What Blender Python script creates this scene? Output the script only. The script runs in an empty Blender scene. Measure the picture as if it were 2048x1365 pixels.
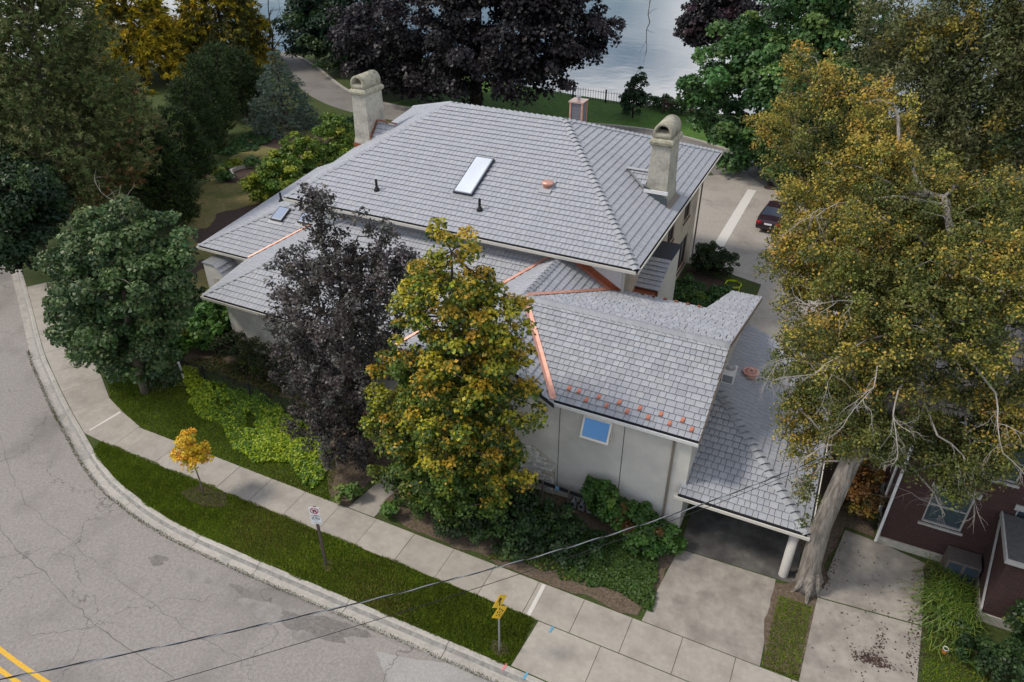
import bpy, bmesh, math, random
import numpy as np
from mathutils import Vector, Matrix
R = math.radians
random.seed(7); rng = np.random.default_rng(11)
sc = bpy.context.scene
col = sc.collection

# ------------------------------------------------------------------ camera, sky, sun, exposure
cam_d = bpy.data.cameras.new('camera'); cam = bpy.data.objects.new('camera', cam_d); col.objects.link(cam)
cam.location = (0, 0, 22.0); cam.rotation_euler = (R(90 - 33.037), 0, R(25.604))
cam_d.sensor_width = 36; cam_d.lens = 1480 / 2048 * 36; cam_d.clip_start = .1; cam_d.clip_end = 3000
sc.camera = cam

SUN_DIR = Vector((-.62, -.30, .80)).normalized()          # towards the sun
sun_d = bpy.data.lights.new('sun', 'SUN'); sun = bpy.data.objects.new('sun', sun_d); col.objects.link(sun)
sun_d.energy = 1.5; sun_d.angle = R(11); sun_d.color = (1, .93, .83)
sun.rotation_euler = (-SUN_DIR).to_track_quat('-Z', 'Y').to_euler()

w = bpy.data.worlds.new('World'); sc.world = w; w.use_nodes = True
nt = w.node_tree; nt.nodes.clear()
wo = nt.nodes.new('ShaderNodeOutputWorld'); bg = nt.nodes.new('ShaderNodeBackground')
sky = nt.nodes.new('ShaderNodeTexSky'); sky.sky_type = 'NISHITA'; sky.sun_disc = False
sky.sun_elevation = math.asin(SUN_DIR.z); sky.sun_rotation = math.atan2(SUN_DIR.x, SUN_DIR.y)
sky.air_density = 1.0; sky.dust_density = 1.0; sky.ozone_density = 1.0
tc = nt.nodes.new('ShaderNodeTexCoord')
nz = nt.nodes.new('ShaderNodeTexNoise'); nz.inputs['Scale'].default_value = 1.9; nz.inputs['Detail'].default_value = 7; nz.inputs['Roughness'].default_value = .55
mp = nt.nodes.new('ShaderNodeMapping'); mp.inputs['Scale'].default_value = (1, 1, 2.2); mp.inputs['Location'].default_value = (1.3, .2, .15)
rp = nt.nodes.new('ShaderNodeValToRGB'); rp.color_ramp.elements[0].position = .44; rp.color_ramp.elements[1].position = .62
mx = nt.nodes.new('ShaderNodeMixRGB'); mx.inputs['Color2'].default_value = (12.5, 12.6, 12.9, 1)   # sunlit white cloud
nt.links.new(tc.outputs['Generated'], mp.inputs['Vector']); nt.links.new(mp.outputs['Vector'], nz.inputs['Vector'])
nt.links.new(nz.outputs['Fac'], rp.inputs['Fac']); nt.links.new(rp.outputs['Color'], mx.inputs['Fac'])
nt.links.new(sky.outputs['Color'], mx.inputs['Color1']); nt.links.new(mx.outputs['Color'], bg.inputs['Color'])
bg.inputs['Strength'].default_value = .072
nt.links.new(bg.outputs['Background'], wo.inputs['Surface'])

sc.view_settings.view_transform = 'Standard'; sc.view_settings.look = 'None'
sc.view_settings.exposure = 0.74; sc.view_settings.gamma = 1.0; sc.view_settings.use_curve_mapping = False
sc.render.engine = 'CYCLES'; sc.cycles.max_bounces = 5; sc.cycles.diffuse_bounces = 3; sc.cycles.glossy_bounces = 2
sc.cycles.transmission_bounces = 3; sc.cycles.transparent_max_bounces = 4

# ------------------------------------------------------------------ materials
MATS = {}
def mat(name, color, rough=.8, var=.0, scale=4., bump=0., bscale=30., c2=None, spec=.3, metal=0., attr=False, objvar=0., det=5., stain=None, sscale=.6, sthr=(.45, .65), coord='Object', trans=0., stretch=None):
    if name in MATS: return MATS[name]
    m = bpy.data.materials.new(name); m.use_nodes = True; MATS[name] = m
    N = m.node_tree.nodes; Lk = m.node_tree.links
    b = N['Principled BSDF']; b.inputs['Roughness'].default_value = rough; b.inputs['Metallic'].default_value = metal
    b.inputs['Specular IOR Level'].default_value = spec
    if stretch:
        mpn = N.new('ShaderNodeMapping'); mpn.inputs['Scale'].default_value = stretch
    def rgb(c):
        n = N.new('ShaderNodeRGB'); n.outputs[0].default_value = (*c, 1); return n.outputs[0]
    geo = N.new('ShaderNodeNewGeometry') if coord == 'World' else N.new('ShaderNodeTexCoord')
    vec = geo.outputs['Position'] if coord == 'World' else geo.outputs['Object']
    if stretch: Lk.new(vec, mpn.inputs['Vector']); vec = mpn.outputs['Vector']
    def noise(s, d=5.):
        n = N.new('ShaderNodeTexNoise'); n.inputs['Scale'].default_value = s; n.inputs['Detail'].default_value = d; n.inputs['Roughness'].default_value = .62
        Lk.new(vec, n.inputs['Vector']); return n.outputs['Fac']
    def mixc(f, a, c, mode='MIX'):
        n = N.new('ShaderNodeMixRGB'); n.blend_type = mode
        if isinstance(f, float): n.inputs[0].default_value = f
        else: Lk.new(f, n.inputs[0])
        Lk.new(a, n.inputs[1]); Lk.new(c, n.inputs[2]); return n.outputs[0]
    def ramp(f, a, c):
        n = N.new('ShaderNodeMapRange'); n.inputs[1].default_value = a; n.inputs[2].default_value = c; Lk.new(f, n.inputs[0]); return n.outputs[0]
    if attr:
        at = N.new('ShaderNodeAttribute'); at.attribute_name = 'col'; out = at.outputs['Color']
    else: out = rgb(color)
    if c2 is not None: out = mixc(ramp(noise(scale, det), .38, .62), out, rgb(c2))
    if var:
        v = N.new('ShaderNodeMapRange'); v.inputs[1].default_value = .3; v.inputs[2].default_value = .7
        v.inputs[3].default_value = 1 - var; v.inputs[4].default_value = 1 + var; Lk.new(noise(scale * 2.3, 8.), v.inputs[0])
        out = mixc(1.0, out, v.outputs[0], 'MULTIPLY')
    if stain is not None: out = mixc(ramp(noise(sscale, 6.), *sthr), out, rgb(stain))
    if objvar:
        oi = N.new('ShaderNodeObjectInfo'); v = N.new('ShaderNodeMapRange'); v.inputs[3].default_value = 1 - objvar; v.inputs[4].default_value = 1 + objvar
        Lk.new(oi.outputs['Random'], v.inputs[0]); out = mixc(1.0, out, v.outputs[0], 'MULTIPLY')
    Lk.new(out, b.inputs['Base Color'])
    if bump:
        bn = N.new('ShaderNodeBump'); bn.inputs['Strength'].default_value = bump; bn.inputs['Distance'].default_value = .02 if not stretch else .09
        Lk.new(noise(bscale, 6.), bn.inputs['Height']); Lk.new(bn.outputs[0], b.inputs['Normal'])
    if trans:
        t = N.new('ShaderNodeBsdfTranslucent'); Lk.new(out, t.inputs['Color']); ms = N.new('ShaderNodeMixShader'); ms.inputs[0].default_value = trans
        Lk.new(b.outputs[0], ms.inputs[1]); Lk.new(t.outputs[0], ms.inputs[2]); Lk.new(ms.outputs[0], N['Material Output'].inputs['Surface'])
    return m

M_slate = mat('slate', (.3, .3, .3), .55, var=.08, scale=3., bump=.15, bscale=60, attr=True, spec=.35, coord='World')
M_deck = mat('roof_underlay', (.03, .03, .035), .9)
M_cap = mat('slate_cap', (.37, .38, .398), .55, var=.10, scale=6, objvar=.08, spec=.35)
M_copper = mat('copper', (.78, .44, .34), .42, var=.12, scale=5, metal=.55, c2=(.70, .36, .27))
M_copper_old = mat('copper_brown', (.36, .13, .07), .45, var=.2, scale=4, metal=.6)
M_cream = mat('cream_paint', (.74, .70, .62), .5, var=.06, scale=3)
M_white = mat('white_paint', (.78, .78, .76), .5, var=.06, scale=3)
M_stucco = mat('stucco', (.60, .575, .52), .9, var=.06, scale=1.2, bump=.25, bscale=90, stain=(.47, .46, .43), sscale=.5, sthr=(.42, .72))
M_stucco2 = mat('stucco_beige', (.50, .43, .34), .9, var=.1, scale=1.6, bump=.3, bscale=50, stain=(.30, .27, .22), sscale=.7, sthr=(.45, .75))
M_siding = mat('white_siding', (.70, .70, .69), .6, var=.05, scale=3)
M_conc_old = mat('old_concrete', (.42, .395, .33), .95, var=.16, scale=3, bump=.6, bscale=25, stain=(.24, .225, .185), sscale=1.4, sthr=(.5, .75), c2=(.47, .445, .385))
M_conc_lichen = mat('lichen_concrete', (.40, .375, .29), .95, var=.25, scale=5, bump=.8, bscale=30, stain=(.19, .175, .12), sscale=3.2, sthr=(.5, .7))
M_walk = mat('sidewalk_concrete', (.385, .348, .298), .9, var=.09, scale=2.2, bump=.2, bscale=70, objvar=.07, stain=(.285, .255, .218), sscale=1.1, sthr=(.45, .74), coord='World')
M_drive = mat('driveway_concrete', (.33, .297, .255), .9, var=.16, scale=1.3, bump=.2, bscale=60, objvar=.05, stain=(.19, .168, .145), sscale=1.1, sthr=(.45, .75), coord='World')
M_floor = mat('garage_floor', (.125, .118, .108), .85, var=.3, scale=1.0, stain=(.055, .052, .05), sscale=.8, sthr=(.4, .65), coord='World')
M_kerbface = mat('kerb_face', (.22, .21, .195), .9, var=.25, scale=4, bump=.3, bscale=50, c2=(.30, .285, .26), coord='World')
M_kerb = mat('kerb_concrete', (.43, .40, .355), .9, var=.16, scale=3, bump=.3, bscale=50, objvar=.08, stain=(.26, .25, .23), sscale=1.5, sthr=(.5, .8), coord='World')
M_yellow = mat('road_yellow', (.72, .42, .05), .8, var=.18, scale=8)
M_blackiron = mat('black_iron', (.022, .022, .026), .55)
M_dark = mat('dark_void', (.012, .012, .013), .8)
M_blackrubber = mat('black_rubber', (.02, .02, .022), .6)
M_bark = mat('bark', (.17, .14, .115), .95, var=.35, scale=6, bump=.9, bscale=14)
M_barkgrey = mat('bark_grey', (.30, .27, .235), .95, var=.5, scale=6, bump=1.0, bscale=13, c2=(.19, .165, .14), stretch=(1, 1, .12))
M_barkdark = mat('bark_dark', (.07, .055, .045), .95, var=.3, scale=6, bump=.8, bscale=14)
M_leaf = mat('leaf', (.1, .1, .1), .5, attr=True, spec=.35, trans=.22)
M_needle = mat('needle', (.1, .1, .1), .6, attr=True, spec=.25, trans=.08)
M_grassblade = mat('grass_blade', (.1, .1, .1), .6, attr=True, spec=.2, trans=.2)
M_mulch = mat('mulch', (.055, .036, .030), .95, var=.5, scale=9, bump=1., bscale=40, c2=(.085, .055, .042), coord='World')
M_soil = mat('bare_soil', (.16, .12, .085), .95, var=.4, scale=8, bump=.8, bscale=40, c2=(.10, .075, .05), coord='World')
M_lawn = mat('lawn', (.042, .066, .014), .95, var=.35, scale=5, bump=.8, bscale=60, c2=(.065, .080, .022), coord='World')
M_drylawn = mat('dry_lawn', (.16, .155, .045), .95, var=.35, scale=3, bump=.8, bscale=60, c2=(.23, .175, .08), sscale=.35, stain=(.10, .12, .028), sthr=(.45, .65), coord='World')
M_backlawn = mat('back_lawn', (.080, .160, .022), .95, var=.3, scale=1.2, bump=.6, bscale=40, c2=(.055, .12, .018), coord='World')
M_brick = None
M_galv = mat('galvanised', (.38, .39, .40), .45, metal=.6, var=.12, scale=6)
M_brownpipe = mat('brown_pipe', (.20, .17, .14), .5)
M_stone = mat('limestone', (.66, .63, .57), .95, var=.3, scale=4, bump=.8, bscale=18, objvar=.22, c2=(.52, .50, .46))

def glass_mat(name, tint=(.05, .07, .09), rough=.03, spec=1.0, metal=0.0):
    m = bpy.data.materials.new(name); m.use_nodes = True; b = m.node_tree.nodes['Principled BSDF']
    b.inputs['Base Color'].default_value = (*tint, 1); b.inputs['Roughness'].default_value = rough; b.inputs['Specular IOR Level'].default_value = spec
    b.inputs['Metallic'].default_value = metal; b.inputs['IOR'].default_value = 1.6; return m
M_glass = glass_mat('window_glass')
M_skyglass = glass_mat('skylight_glass', (.80, .83, .86), .05, 1., .85)
M_skytint_glass = glass_mat('sky_tinted_glass', (.10, .21, .40), .12, 1., .9)  # blue tint puts the sky's reflection into the glass colour

# asphalt: tone patches, stains and a network of cracks
def asphalt(name, base, light, crack=True):
    m = mat(name, base, .92, var=.16, scale=9, bump=.35, bscale=120, c2=light, stain=tuple(x * .68 for x in base), sscale=.28, sthr=(.49, .76), coord='World', spec=.2)
    N = m.node_tree.nodes; Lk = m.node_tree.links; b = N['Principled BSDF']
    src = b.inputs['Base Color'].links[0].from_socket
    geo = [n for n in N if n.type == 'NEW_GEOMETRY'][0]
    wv = N.new('ShaderNodeTexNoise'); wv.inputs['Scale'].default_value = .9; wv.inputs['Detail'].default_value = 6; Lk.new(geo.outputs['Position'], wv.inputs['Vector'])
    ad = N.new('ShaderNodeVectorMath'); ad.operation = 'MULTIPLY_ADD'; Lk.new(wv.outputs['Color'], ad.inputs[0]); ad.inputs[1].default_value = (2.2, 2.2, 0); Lk.new(geo.outputs['Position'], ad.inputs[2])
    prev = src
    for s, th, amt, seed in ((.17, .0045, .62, 0), (.42, .007, .28, 1)):
        vo = N.new('ShaderNodeTexVoronoi'); vo.feature = 'DISTANCE_TO_EDGE'; vo.inputs['Scale'].default_value = s; Lk.new(ad.outputs[0], vo.inputs['Vector'])
        mr = N.new('ShaderNodeMapRange'); mr.inputs[1].default_value = 0; mr.inputs[2].default_value = th; mr.inputs[3].default_value = amt; mr.inputs[4].default_value = 0; Lk.new(vo.outputs['Distance'], mr.inputs[0])
        if seed:
            ms = N.new('ShaderNodeTexNoise'); ms.inputs['Scale'].default_value = .22; Lk.new(geo.outputs['Position'], ms.inputs['Vector'])
            mr2 = N.new('ShaderNodeMapRange'); mr2.inputs[1].default_value = .48; mr2.inputs[2].default_value = .6; Lk.new(ms.outputs['Fac'], mr2.inputs[0])
            mu = N.new('ShaderNodeMath'); mu.operation = 'MULTIPLY'; Lk.new(mr.outputs[0], mu.inputs[0]); Lk.new(mr2.outputs[0], mu.inputs[1]); fac = mu.outputs[0]
        else: fac = mr.outputs[0]
        mx = N.new('ShaderNodeMixRGB'); Lk.new(fac, mx.inputs[0]); Lk.new(prev, mx.inputs[1]); mx.inputs[2].default_value = (.06, .055, .05, 1); prev = mx.outputs[0]
    Lk.new(prev, b.inputs['Base Color']); return m
M_road = asphalt('asphalt_road', (.268, .243, .224), (.325, .298, .276))
M_patch = asphalt('asphalt_patch', (.34, .325, .305), (.38, .36, .34))
M_backdrive = asphalt('asphalt_drive', (.34, .305, .265), (.40, .365, .32))

# ------------------------------------------------------------------ helpers
def link(o, parent=None):
    col.objects.link(o)
    if parent is not None: o.parent = parent
    return o
def empty(name, loc, label, cat, group=None, rz=0):
    o = bpy.data.objects.new(name, None); o.location = loc; o.rotation_euler[2] = rz; o.empty_display_size = .3; col.objects.link(o)
    o['label'] = label; o['category'] = cat
    if group: o['group'] = group
    bpy.context.view_layer.update()
    return o
def tag(o, label=None, cat=None, group=None, kind=None):
    if label: o['label'] = label
    if cat: o['category'] = cat
    if group: o['group'] = group
    if kind: o['kind'] = kind
    return o
def obj(name, verts, faces, m, parent=None, smooth=False, world=True):
    me = bpy.data.meshes.new(name); 
    off = Vector((0, 0, 0))
    if parent is not None and world: 
        off = root_loc(parent)
    me.from_pydata([tuple(Vector(v) - off) for v in verts], [], faces); me.update()
    bm = bmesh.new(); bm.from_mesh(me); bmesh.ops.recalc_face_normals(bm, faces=bm.faces); bm.to_mesh(me); bm.free()
    if m: me.materials.append(m)
    if smooth: me.shade_smooth()
    return link(bpy.data.objects.new(name, me), parent)
def root_loc(p):
    v = Vector((0, 0, 0))
    while p is not None: v += p.location; p = p.parent
    return v
class MB:
    def __init__(s): s.v = []; s.f = []
    def add(s, v, f):
        o = len(s.v); s.v += [Vector(x) for x in v]; s.f += [tuple(i + o for i in q) for q in f]; return s
    def box(s, x0, x1, y0, y1, z0, z1, M=None):
        v = [Vector(p) for p in ((x0, y0, z0), (x1, y0, z0), (x1, y1, z0), (x0, y1, z0), (x0, y0, z1), (x1, y0, z1), (x1, y1, z1), (x0, y1, z1))]
        if M: v = [M @ p for p in v]
        return s.add(v, [(0, 3, 2, 1), (4, 5, 6, 7), (0, 1, 5, 4), (1, 2, 6, 5), (2, 3, 7, 6), (3, 0, 4, 7)])
    def prism(s, poly, d):
        """poly 3D loop extruded by vector d"""
        n = len(poly); d = Vector(d); v = [Vector(p) for p in poly] + [Vector(p) + d for p in poly]
        return s.add(v, [tuple(range(n))[::-1], tuple(range(n, 2 * n))] + [(i, (i + 1) % n, n + (i + 1) % n, n + i) for i in range(n)])
    def sweep(s, p0, p1, prof, out, up=Vector((0, 0, 1))):
        """2D profile (outward, up) swept p0->p1"""
        p0, p1, out, up = Vector(p0), Vector(p1), Vector(out).normalized(), Vector(up)
        a = [p0 + out * q[0] + up * q[1] for q in prof]
        return s.prism(a, p1 - p0)
    def tube(s, pts, rad, n=8, cap=True):
        pts = [Vector(p) for p in pts]; rad = rad if hasattr(rad, '__len__') else [rad] * len(pts); rings = []
        for i, p in enumerate(pts):
            t = (pts[min(i + 1, len(pts) - 1)] - pts[max(i - 1, 0)]).normalized()
            a = t.orthogonal().normalized() if i == 0 else (rings[-1][1] - t * rings[-1][1].dot(t)).normalized()
            b = t.cross(a); rings.append(([p + (a * math.cos(k * 2 * math.pi / n) + b * math.sin(k * 2 * math.pi / n)) * rad[i] for k in range(n)], a))
        v = [q for r, _ in rings for q in r]; f = []
        for i in range(len(pts) - 1):
            for k in range(n): f.append((i * n + k, i * n + (k + 1) % n, (i + 1) * n + (k + 1) % n, (i + 1) * n + k))
        if cap: f += [tuple(range(n))[::-1], tuple(range((len(pts) - 1) * n, len(pts) * n))]
        return s.add(v, f)
    def lathe(s, c, prof, n=16, axis=None):
        c = Vector(c); v = []; f = []
        for r, z in prof:
            for k in range(n): v.append(c + Vector((r * math.cos(2 * math.pi * k / n), r * math.sin(2 * math.pi * k / n), z)))
        for i in range(len(prof) - 1):
            for k in range(n): f.append((i * n + k, i * n + (k + 1) % n, (i + 1) * n + (k + 1) % n, (i + 1) * n + k))
        f += [tuple(range(n))[::-1], tuple(range((len(prof) - 1) * n, len(prof) * n))]
        return s.add(v, f)
    def build(s, name, m, parent=None, smooth=False): return obj(name, s.v, s.f, m, parent, smooth)

def mesh_np(name, V, k, m, parent=None, C=None, world=True):
    """V (N*k,3) vertices of N separate k-gons, C (N,3) colours"""
    V = np.asarray(V, np.float32).reshape(-1, 3)
    if parent is not None and world: V = V - np.array(root_loc(parent), np.float32)
    n = len(V) // k; me = bpy.data.meshes.new(name)
    me.vertices.add(len(V)); me.vertices.foreach_set('co', V.ravel())
    me.loops.add(len(V)); me.loops.foreach_set('vertex_index', np.arange(len(V), dtype=np.int32))
    me.polygons.add(n); me.polygons.foreach_set('loop_start', np.arange(0, len(V), k, dtype=np.int32))
    me.update(calc_edges=True)
    if C is not None:
        a = me.attributes.new('col', 'FLOAT_COLOR', 'POINT')
        c4 = np.ones((len(V), 4), np.float32); c4[:, :3] = np.repeat(np.asarray(C, np.float32), k, axis=0); a.data.foreach_set('color', c4.ravel())
    me.materials.append(m)
    return link(bpy.data.objects.new(name, me), parent)
def set_col(o, cols):
    a = o.data.attributes.new('col', 'FLOAT_COLOR', 'POINT'); c4 = np.ones((len(cols), 4), np.float32); c4[:, :3] = cols; a.data.foreach_set('color', c4.ravel())

def smooth_line(pts, n):
    """Catmull-Rom resample to about n points"""
    P = [np.array(p, float) for p in pts]; P = [2 * P[0] - P[1]] + P + [2 * P[-1] - P[-2]]; out = []
    for i in range(1, len(P) - 2):
        for t in np.linspace(0, 1, n, endpoint=False):
            a, b, c, d = P[i - 1:i + 3]; out.append(.5 * (2 * b + (c - a) * t + (2 * a - 5 * b + 4 * c - d) * t * t + (3 * b - a - 3 * c + d) * t ** 3))
    out.append(P[-2]); return np.array(out)
def offset_line(L, d):
    t = np.gradient(L, axis=0); t /= np.linalg.norm(t, axis=1)[:, None]; return L + np.c_[-t[:, 1], t[:, 0]] * d
def arc_resample(L, step):
    s = np.r_[0, np.cumsum(np.linalg.norm(np.diff(L, axis=0), axis=1))]; n = max(2, int(s[-1] / step) + 1)
    q = np.linspace(0, s[-1], n); return np.c_[np.interp(q, s, L[:, 0]), np.interp(q, s, L[:, 1])]
def wobble(poly, amp=.05, step=.25):
    L = arc_resample(np.array(list(poly) + [poly[0]], float), step)[:-1]
    k = rng.normal(0, 1, (len(L), 2)); k = (k + np.roll(k, 1, 0) + np.roll(k, -1, 0)) / 1.7; return L + k * amp
def sheet(name, poly, z, m, kind='structure', thick=0, parent=None, smoothamp=0):
    P = wobble(poly, smoothamp) if smoothamp else poly
    if thick: o = MB().prism([(p[0], p[1], z - thick) for p in P], (0, 0, thick)).build(name, m, parent)
    else: o = obj(name, [(p[0], p[1], z) for p in P], [tuple(range(len(P)))], m, parent)
    if not thick and o.data.polygons[0].normal.z < 0: o.data.flip_normals()
    if kind and parent is None: o['kind'] = kind
    return o
def inside(poly, X, Y):
    poly = np.asarray(poly, float); r = np.zeros(len(X), bool); j = len(poly) - 1
    for i in range(len(poly)):
        a, b = poly[i], poly[j]
        c = ((a[1] > Y) != (b[1] > Y)) & (X < (b[0] - a[0]) * (Y - a[1]) / (b[1] - a[1] + 1e-12) + a[0]); r ^= c; j = i
    return r
def scatter(poly, n):
    poly = np.asarray(poly, float); lo, hi = poly.min(0), poly.max(0); out = np.zeros((0, 2))
    while len(out) < n:
        p = rng.uniform(lo, hi, (n * 2, 2)); out = np.r_[out, p[inside(poly, p[:, 0], p[:, 1])]]
    return out[:n]
def unit(v): return v / (np.linalg.norm(v, axis=-1, keepdims=True) + 1e-9)
def vnoise(P, s, seed=0):
    """cheap smooth noise in -1..1 from summed sines"""
    r = np.random.default_rng(seed); o = np.zeros(len(P))
    for _ in range(6):
        k = r.normal(0, 1, P.shape[1]) * s; o += np.sin(P @ k + r.uniform(0, 6.28))
    return o / 3.2

# ------------------------------------------------------------------ setting: water, land, road
KB = smooth_line([(-110, 52), (-75, 39), (-55, 29.2), (-45, 23.6), (-37.2, 19.05), (-34.4, 17.6), (-31.5, 16.2), (-28.9, 15.05), (-27.3, 14.35), (-25.7, 13.75), (-24.4, 13.4), (-22.1, 12.98), (-20.2, 12.83), (-18, 12.8), (-14, 12.84), (-6, 12.95), (10, 13.05), (60, 13.1)], 6)
SHORE = [(-110, 61), (-98, 65.5), (-84, 69), (-74, 78), (-68, 92), (-56, 88), (-44, 81.5), (-30, 79.0), (-24, 78.4), (-14, 78.6), (-4, 81), (30, 88), (160, 100)]
lake = sheet('lake_water', [(-1500, -1500), (1500, -1500), (1500, 1500), (-1500, 1500)], -1.0, None)
wm = bpy.data.materials.new('water'); wm.use_nodes = True; wb = wm.node_tree.nodes['Principled BSDF']
wb.inputs['Base Color'].default_value = (.018, .03, .035, 1); wb.inputs['Roughness'].default_value = .03; wb.inputs['IOR'].default_value = 2.6; wb.inputs['Specular IOR Level'].default_value = 1.0
wn = wm.node_tree.nodes.new('ShaderNodeTexNoise'); wn.inputs['Scale'].default_value = .35; wn.inputs['Detail'].default_value = 4
wg = wm.node_tree.nodes.new('ShaderNodeNewGeometry'); wm.node_tree.links.new(wg.outputs['Position'], wn.inputs['Vector'])
wbp = wm.node_tree.nodes.new('ShaderNodeBump'); wbp.inputs['Strength'].default_value = .05; wbp.inputs['Distance'].default_value = .3
wm.node_tree.links.new(wn.outputs['Fac'], wbp.inputs['Height']); wm.node_tree.links.new(wbp.outputs[0], wb.inputs['Normal'])
lake.data.materials.clear(); lake.data.materials.append(wm)
land = [tuple(p) for p in KB[::-1]] + [(-160, 98)][:0] + SHORE + [(160, 13.1)]
sheet('ground', land, 0, M_lawn, thick=1.3)
RG = offset_line(KB, -.62)
RO = offset_line(KB, -13.2)
road = sheet('road', [tuple(p) for p in RG] + [tuple(p) for p in RO[::-1]], -.12, M_road)
sheet('far_ground', [tuple(p) for p in offset_line(KB, -13.0)] + [(60, -120), (-160, -120), (-160, 55)], -.135, M_lawn)
sheet('road_patch', wobble([(-10.6, 11.6), (-8.0, 12.3), (-5.4, 12.35), (14, 12.4), (14, 6.5), (-3.5, 6.5), (-7.8, 9.4)], .03, .3), -.116, M_patch)
for a, b in ((6.25, 6.11), (5.82, 5.68)):
    mk = MB(); xs = np.linspace(-21.4, 60, 2)
    L1 = offset_line(KB, -(12.87 - a)); L2 = offset_line(KB, -(12.87 - b))
    k0 = np.argmin(abs(KB[:, 0] + 40)); P = [(*p, -.1155) for p in L1[k0:]] ; Q = [(*p, -.1155) for p in L2[k0:]]
    n = len(P); o = obj('centre_line', P + Q, [(i, i + 1, n + i + 1, n + i) for i in range(n - 1)], M_yellow); o['kind'] = 'structure'

# kerb with gutter pan, cast in lengths
kerb = empty('kerb', (0, 0, 0), 'pale concrete kerb and gutter curving round the grass verge', 'kerb'); del kerb['category']; kerb['kind'] = 'structure'
L = arc_resample(KB, .5); s = 0; i = 0
prof = [(-.62, -.30), (-.62, -.112), (-.29, -.125), (-.185, .0), (-.15, .018), (0, .018), (0, -.30)]
Kn = {q: offset_line(L, q[0]) for q in prof}
while i < len(L) - 1:
    j = min(i + random.choice((6, 7, 8)), len(L) - 1)
    if L[i][0] < -70 or L[i][0] > 14: i = j; continue
    V = []; F = []
    for k in range(i, j + 1):
        for q in prof:
            p = Kn[q][k]
            if k in (i, j):                                    # open joint between lengths
                t = (L[min(k + 1, len(L) - 1)] - L[max(k - 1, 0)]); t /= np.linalg.norm(t); p = p + t * (.012 if k == i else -.012)
            V.append((p[0], p[1], q[1]))
    m = len(prof)
    for k in range(j - i):
        for a in range(m): F.append((k * m + a, k * m + (a + 1) % m, (k + 1) * m + (a + 1) % m, (k + 1) * m + a))
    F += [tuple(range(m)), tuple(range((j - i) * m, (j - i + 1) * m))[::-1]]
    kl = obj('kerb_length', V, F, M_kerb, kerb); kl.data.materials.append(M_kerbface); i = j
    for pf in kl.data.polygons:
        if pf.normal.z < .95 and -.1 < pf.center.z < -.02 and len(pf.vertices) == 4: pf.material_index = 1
# joints are dark where the lengths do not touch: the ground slab behind shows through

# sidewalk: each flag is a slab of its own
walk = empty('sidewalk', (0, 0, 0), 'pale concrete sidewalk of square slabs bending with the road', 'sidewalk'); del walk['category']; walk['kind'] = 'structure'
def slab(poly, z=.02, m=M_walk, parent=walk, th=.14, name='slab', gap=.012):
    c = sum((Vector((*p, 0)) for p in poly), Vector()) / len(poly); dz = random.uniform(-.004, .004); tx, ty = random.uniform(-.002, .002), random.uniform(-.002, .002)
    P = []
    for p in poly:
        d = Vector((*p, 0)) - c; d = d * (1 - gap / max(d.length, .1)); P.append((c.x + d.x, c.y + d.y, z - th))
    top = [(p[0], p[1], z + dz + (p[0] - c.x) * tx + (p[1] - c.y) * ty) for p in P]; n = len(P)
    return obj(name, P + top, [tuple(range(n))[::-1], tuple(range(n, 2 * n))] + [(i, (i + 1) % n, n + (i + 1) % n, n + i) for i in range(n)], m, parent)
jx = [-26.9 + 0 * k for k in range(1)]; x = -5.02
xs = [-5.02 + 1.765 * k for k in range(-12, 9)]; xs = [-27.0] + [q for q in xs if q > -26.5]
for a, b in zip(xs, xs[1:]): slab([(a, 14.95), (b, 14.95), (b, 16.45), (a, 16.45)])
wo_ = [(-27.0, 14.95), (-28.85, 15.16), (-30.65, 16.0), (-32.55, 16.9), (-34.45, 17.86), (-36.4, 18.85), (-38.3, 19.9), (-40.2, 20.98), (-42.1, 22.15), (-44, 23.3)]
KBd = arc_resample(offset_line(KB, .015), .05)
wi_ = [(-27.0, 16.5), (-28.65, 16.95), (-30.1, 17.42), (-31.87, 18.45), (-33.6, 19.35), (-35.4, 20.3), (-37.3, 21.35), (-39.2, 22.45), (-41.1, 23.6), (-43, 24.8)]
wo_ = [wo_[0]] + [tuple(KBd[np.argmin(((KBd - np.array(q)) ** 2).sum(1))]) for q in wo_[1:]]
for k in range(len(wo_) - 1): slab([wo_[k + 1], wo_[k], wi_[k], wi_[k + 1]])
lightstrip = slab([(-28.9, 15.30), (-28.82, 15.28), (-28.62, 16.85), (-28.78, 16.90)], .0265, mat('new_concrete', (.62, .59, .54), .9, var=.06), name='joint_filler', gap=0)
slab([(-6.62, 14.99), (-6.48, 14.99), (-6.5, 16.41), (-6.64, 16.41)], .0265, mat('new_concrete', (.62, .59, .54), .9, var=.06), name='joint_filler', gap=0)

drive = empty('driveway', (0, 0, 0), 'stained concrete driveway and apron in front of the carport', 'driveway'); del drive['category']; drive['kind'] = 'structure'
slab([(-2.95, 16.47), (1.05, 16.47), (.95, 20.28), (-2.62, 20.16)], .018, M_drive, drive)
for a, b in ((-6.15, -3.88), (-3.88, -.5), (-.5, 2.9), (2.9, 6.2)): slab([(a - (.12 if a < -6 else 0), 13.0), (b, 13.0), (b, 14.93), (a, 14.93)], .014, M_walk, drive)
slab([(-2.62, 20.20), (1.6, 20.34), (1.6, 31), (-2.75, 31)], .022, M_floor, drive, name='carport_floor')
nd = empty('neighbour_driveway', (0, 0, 0), 'leaf strewn concrete driveway beside the dark brick house', 'driveway'); del nd['category']; nd['kind'] = 'structure'
slab([(2.25, 16.47), (5.6, 16.47), (5.78, 20.4), (2.4, 20.1)], .018, M_drive, nd); slab([(2.4, 20.14), (5.78, 20.44), (5.86, 23.45), (4.3, 23.78), (3.0, 23.9)], .016, M_drive, nd)
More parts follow.
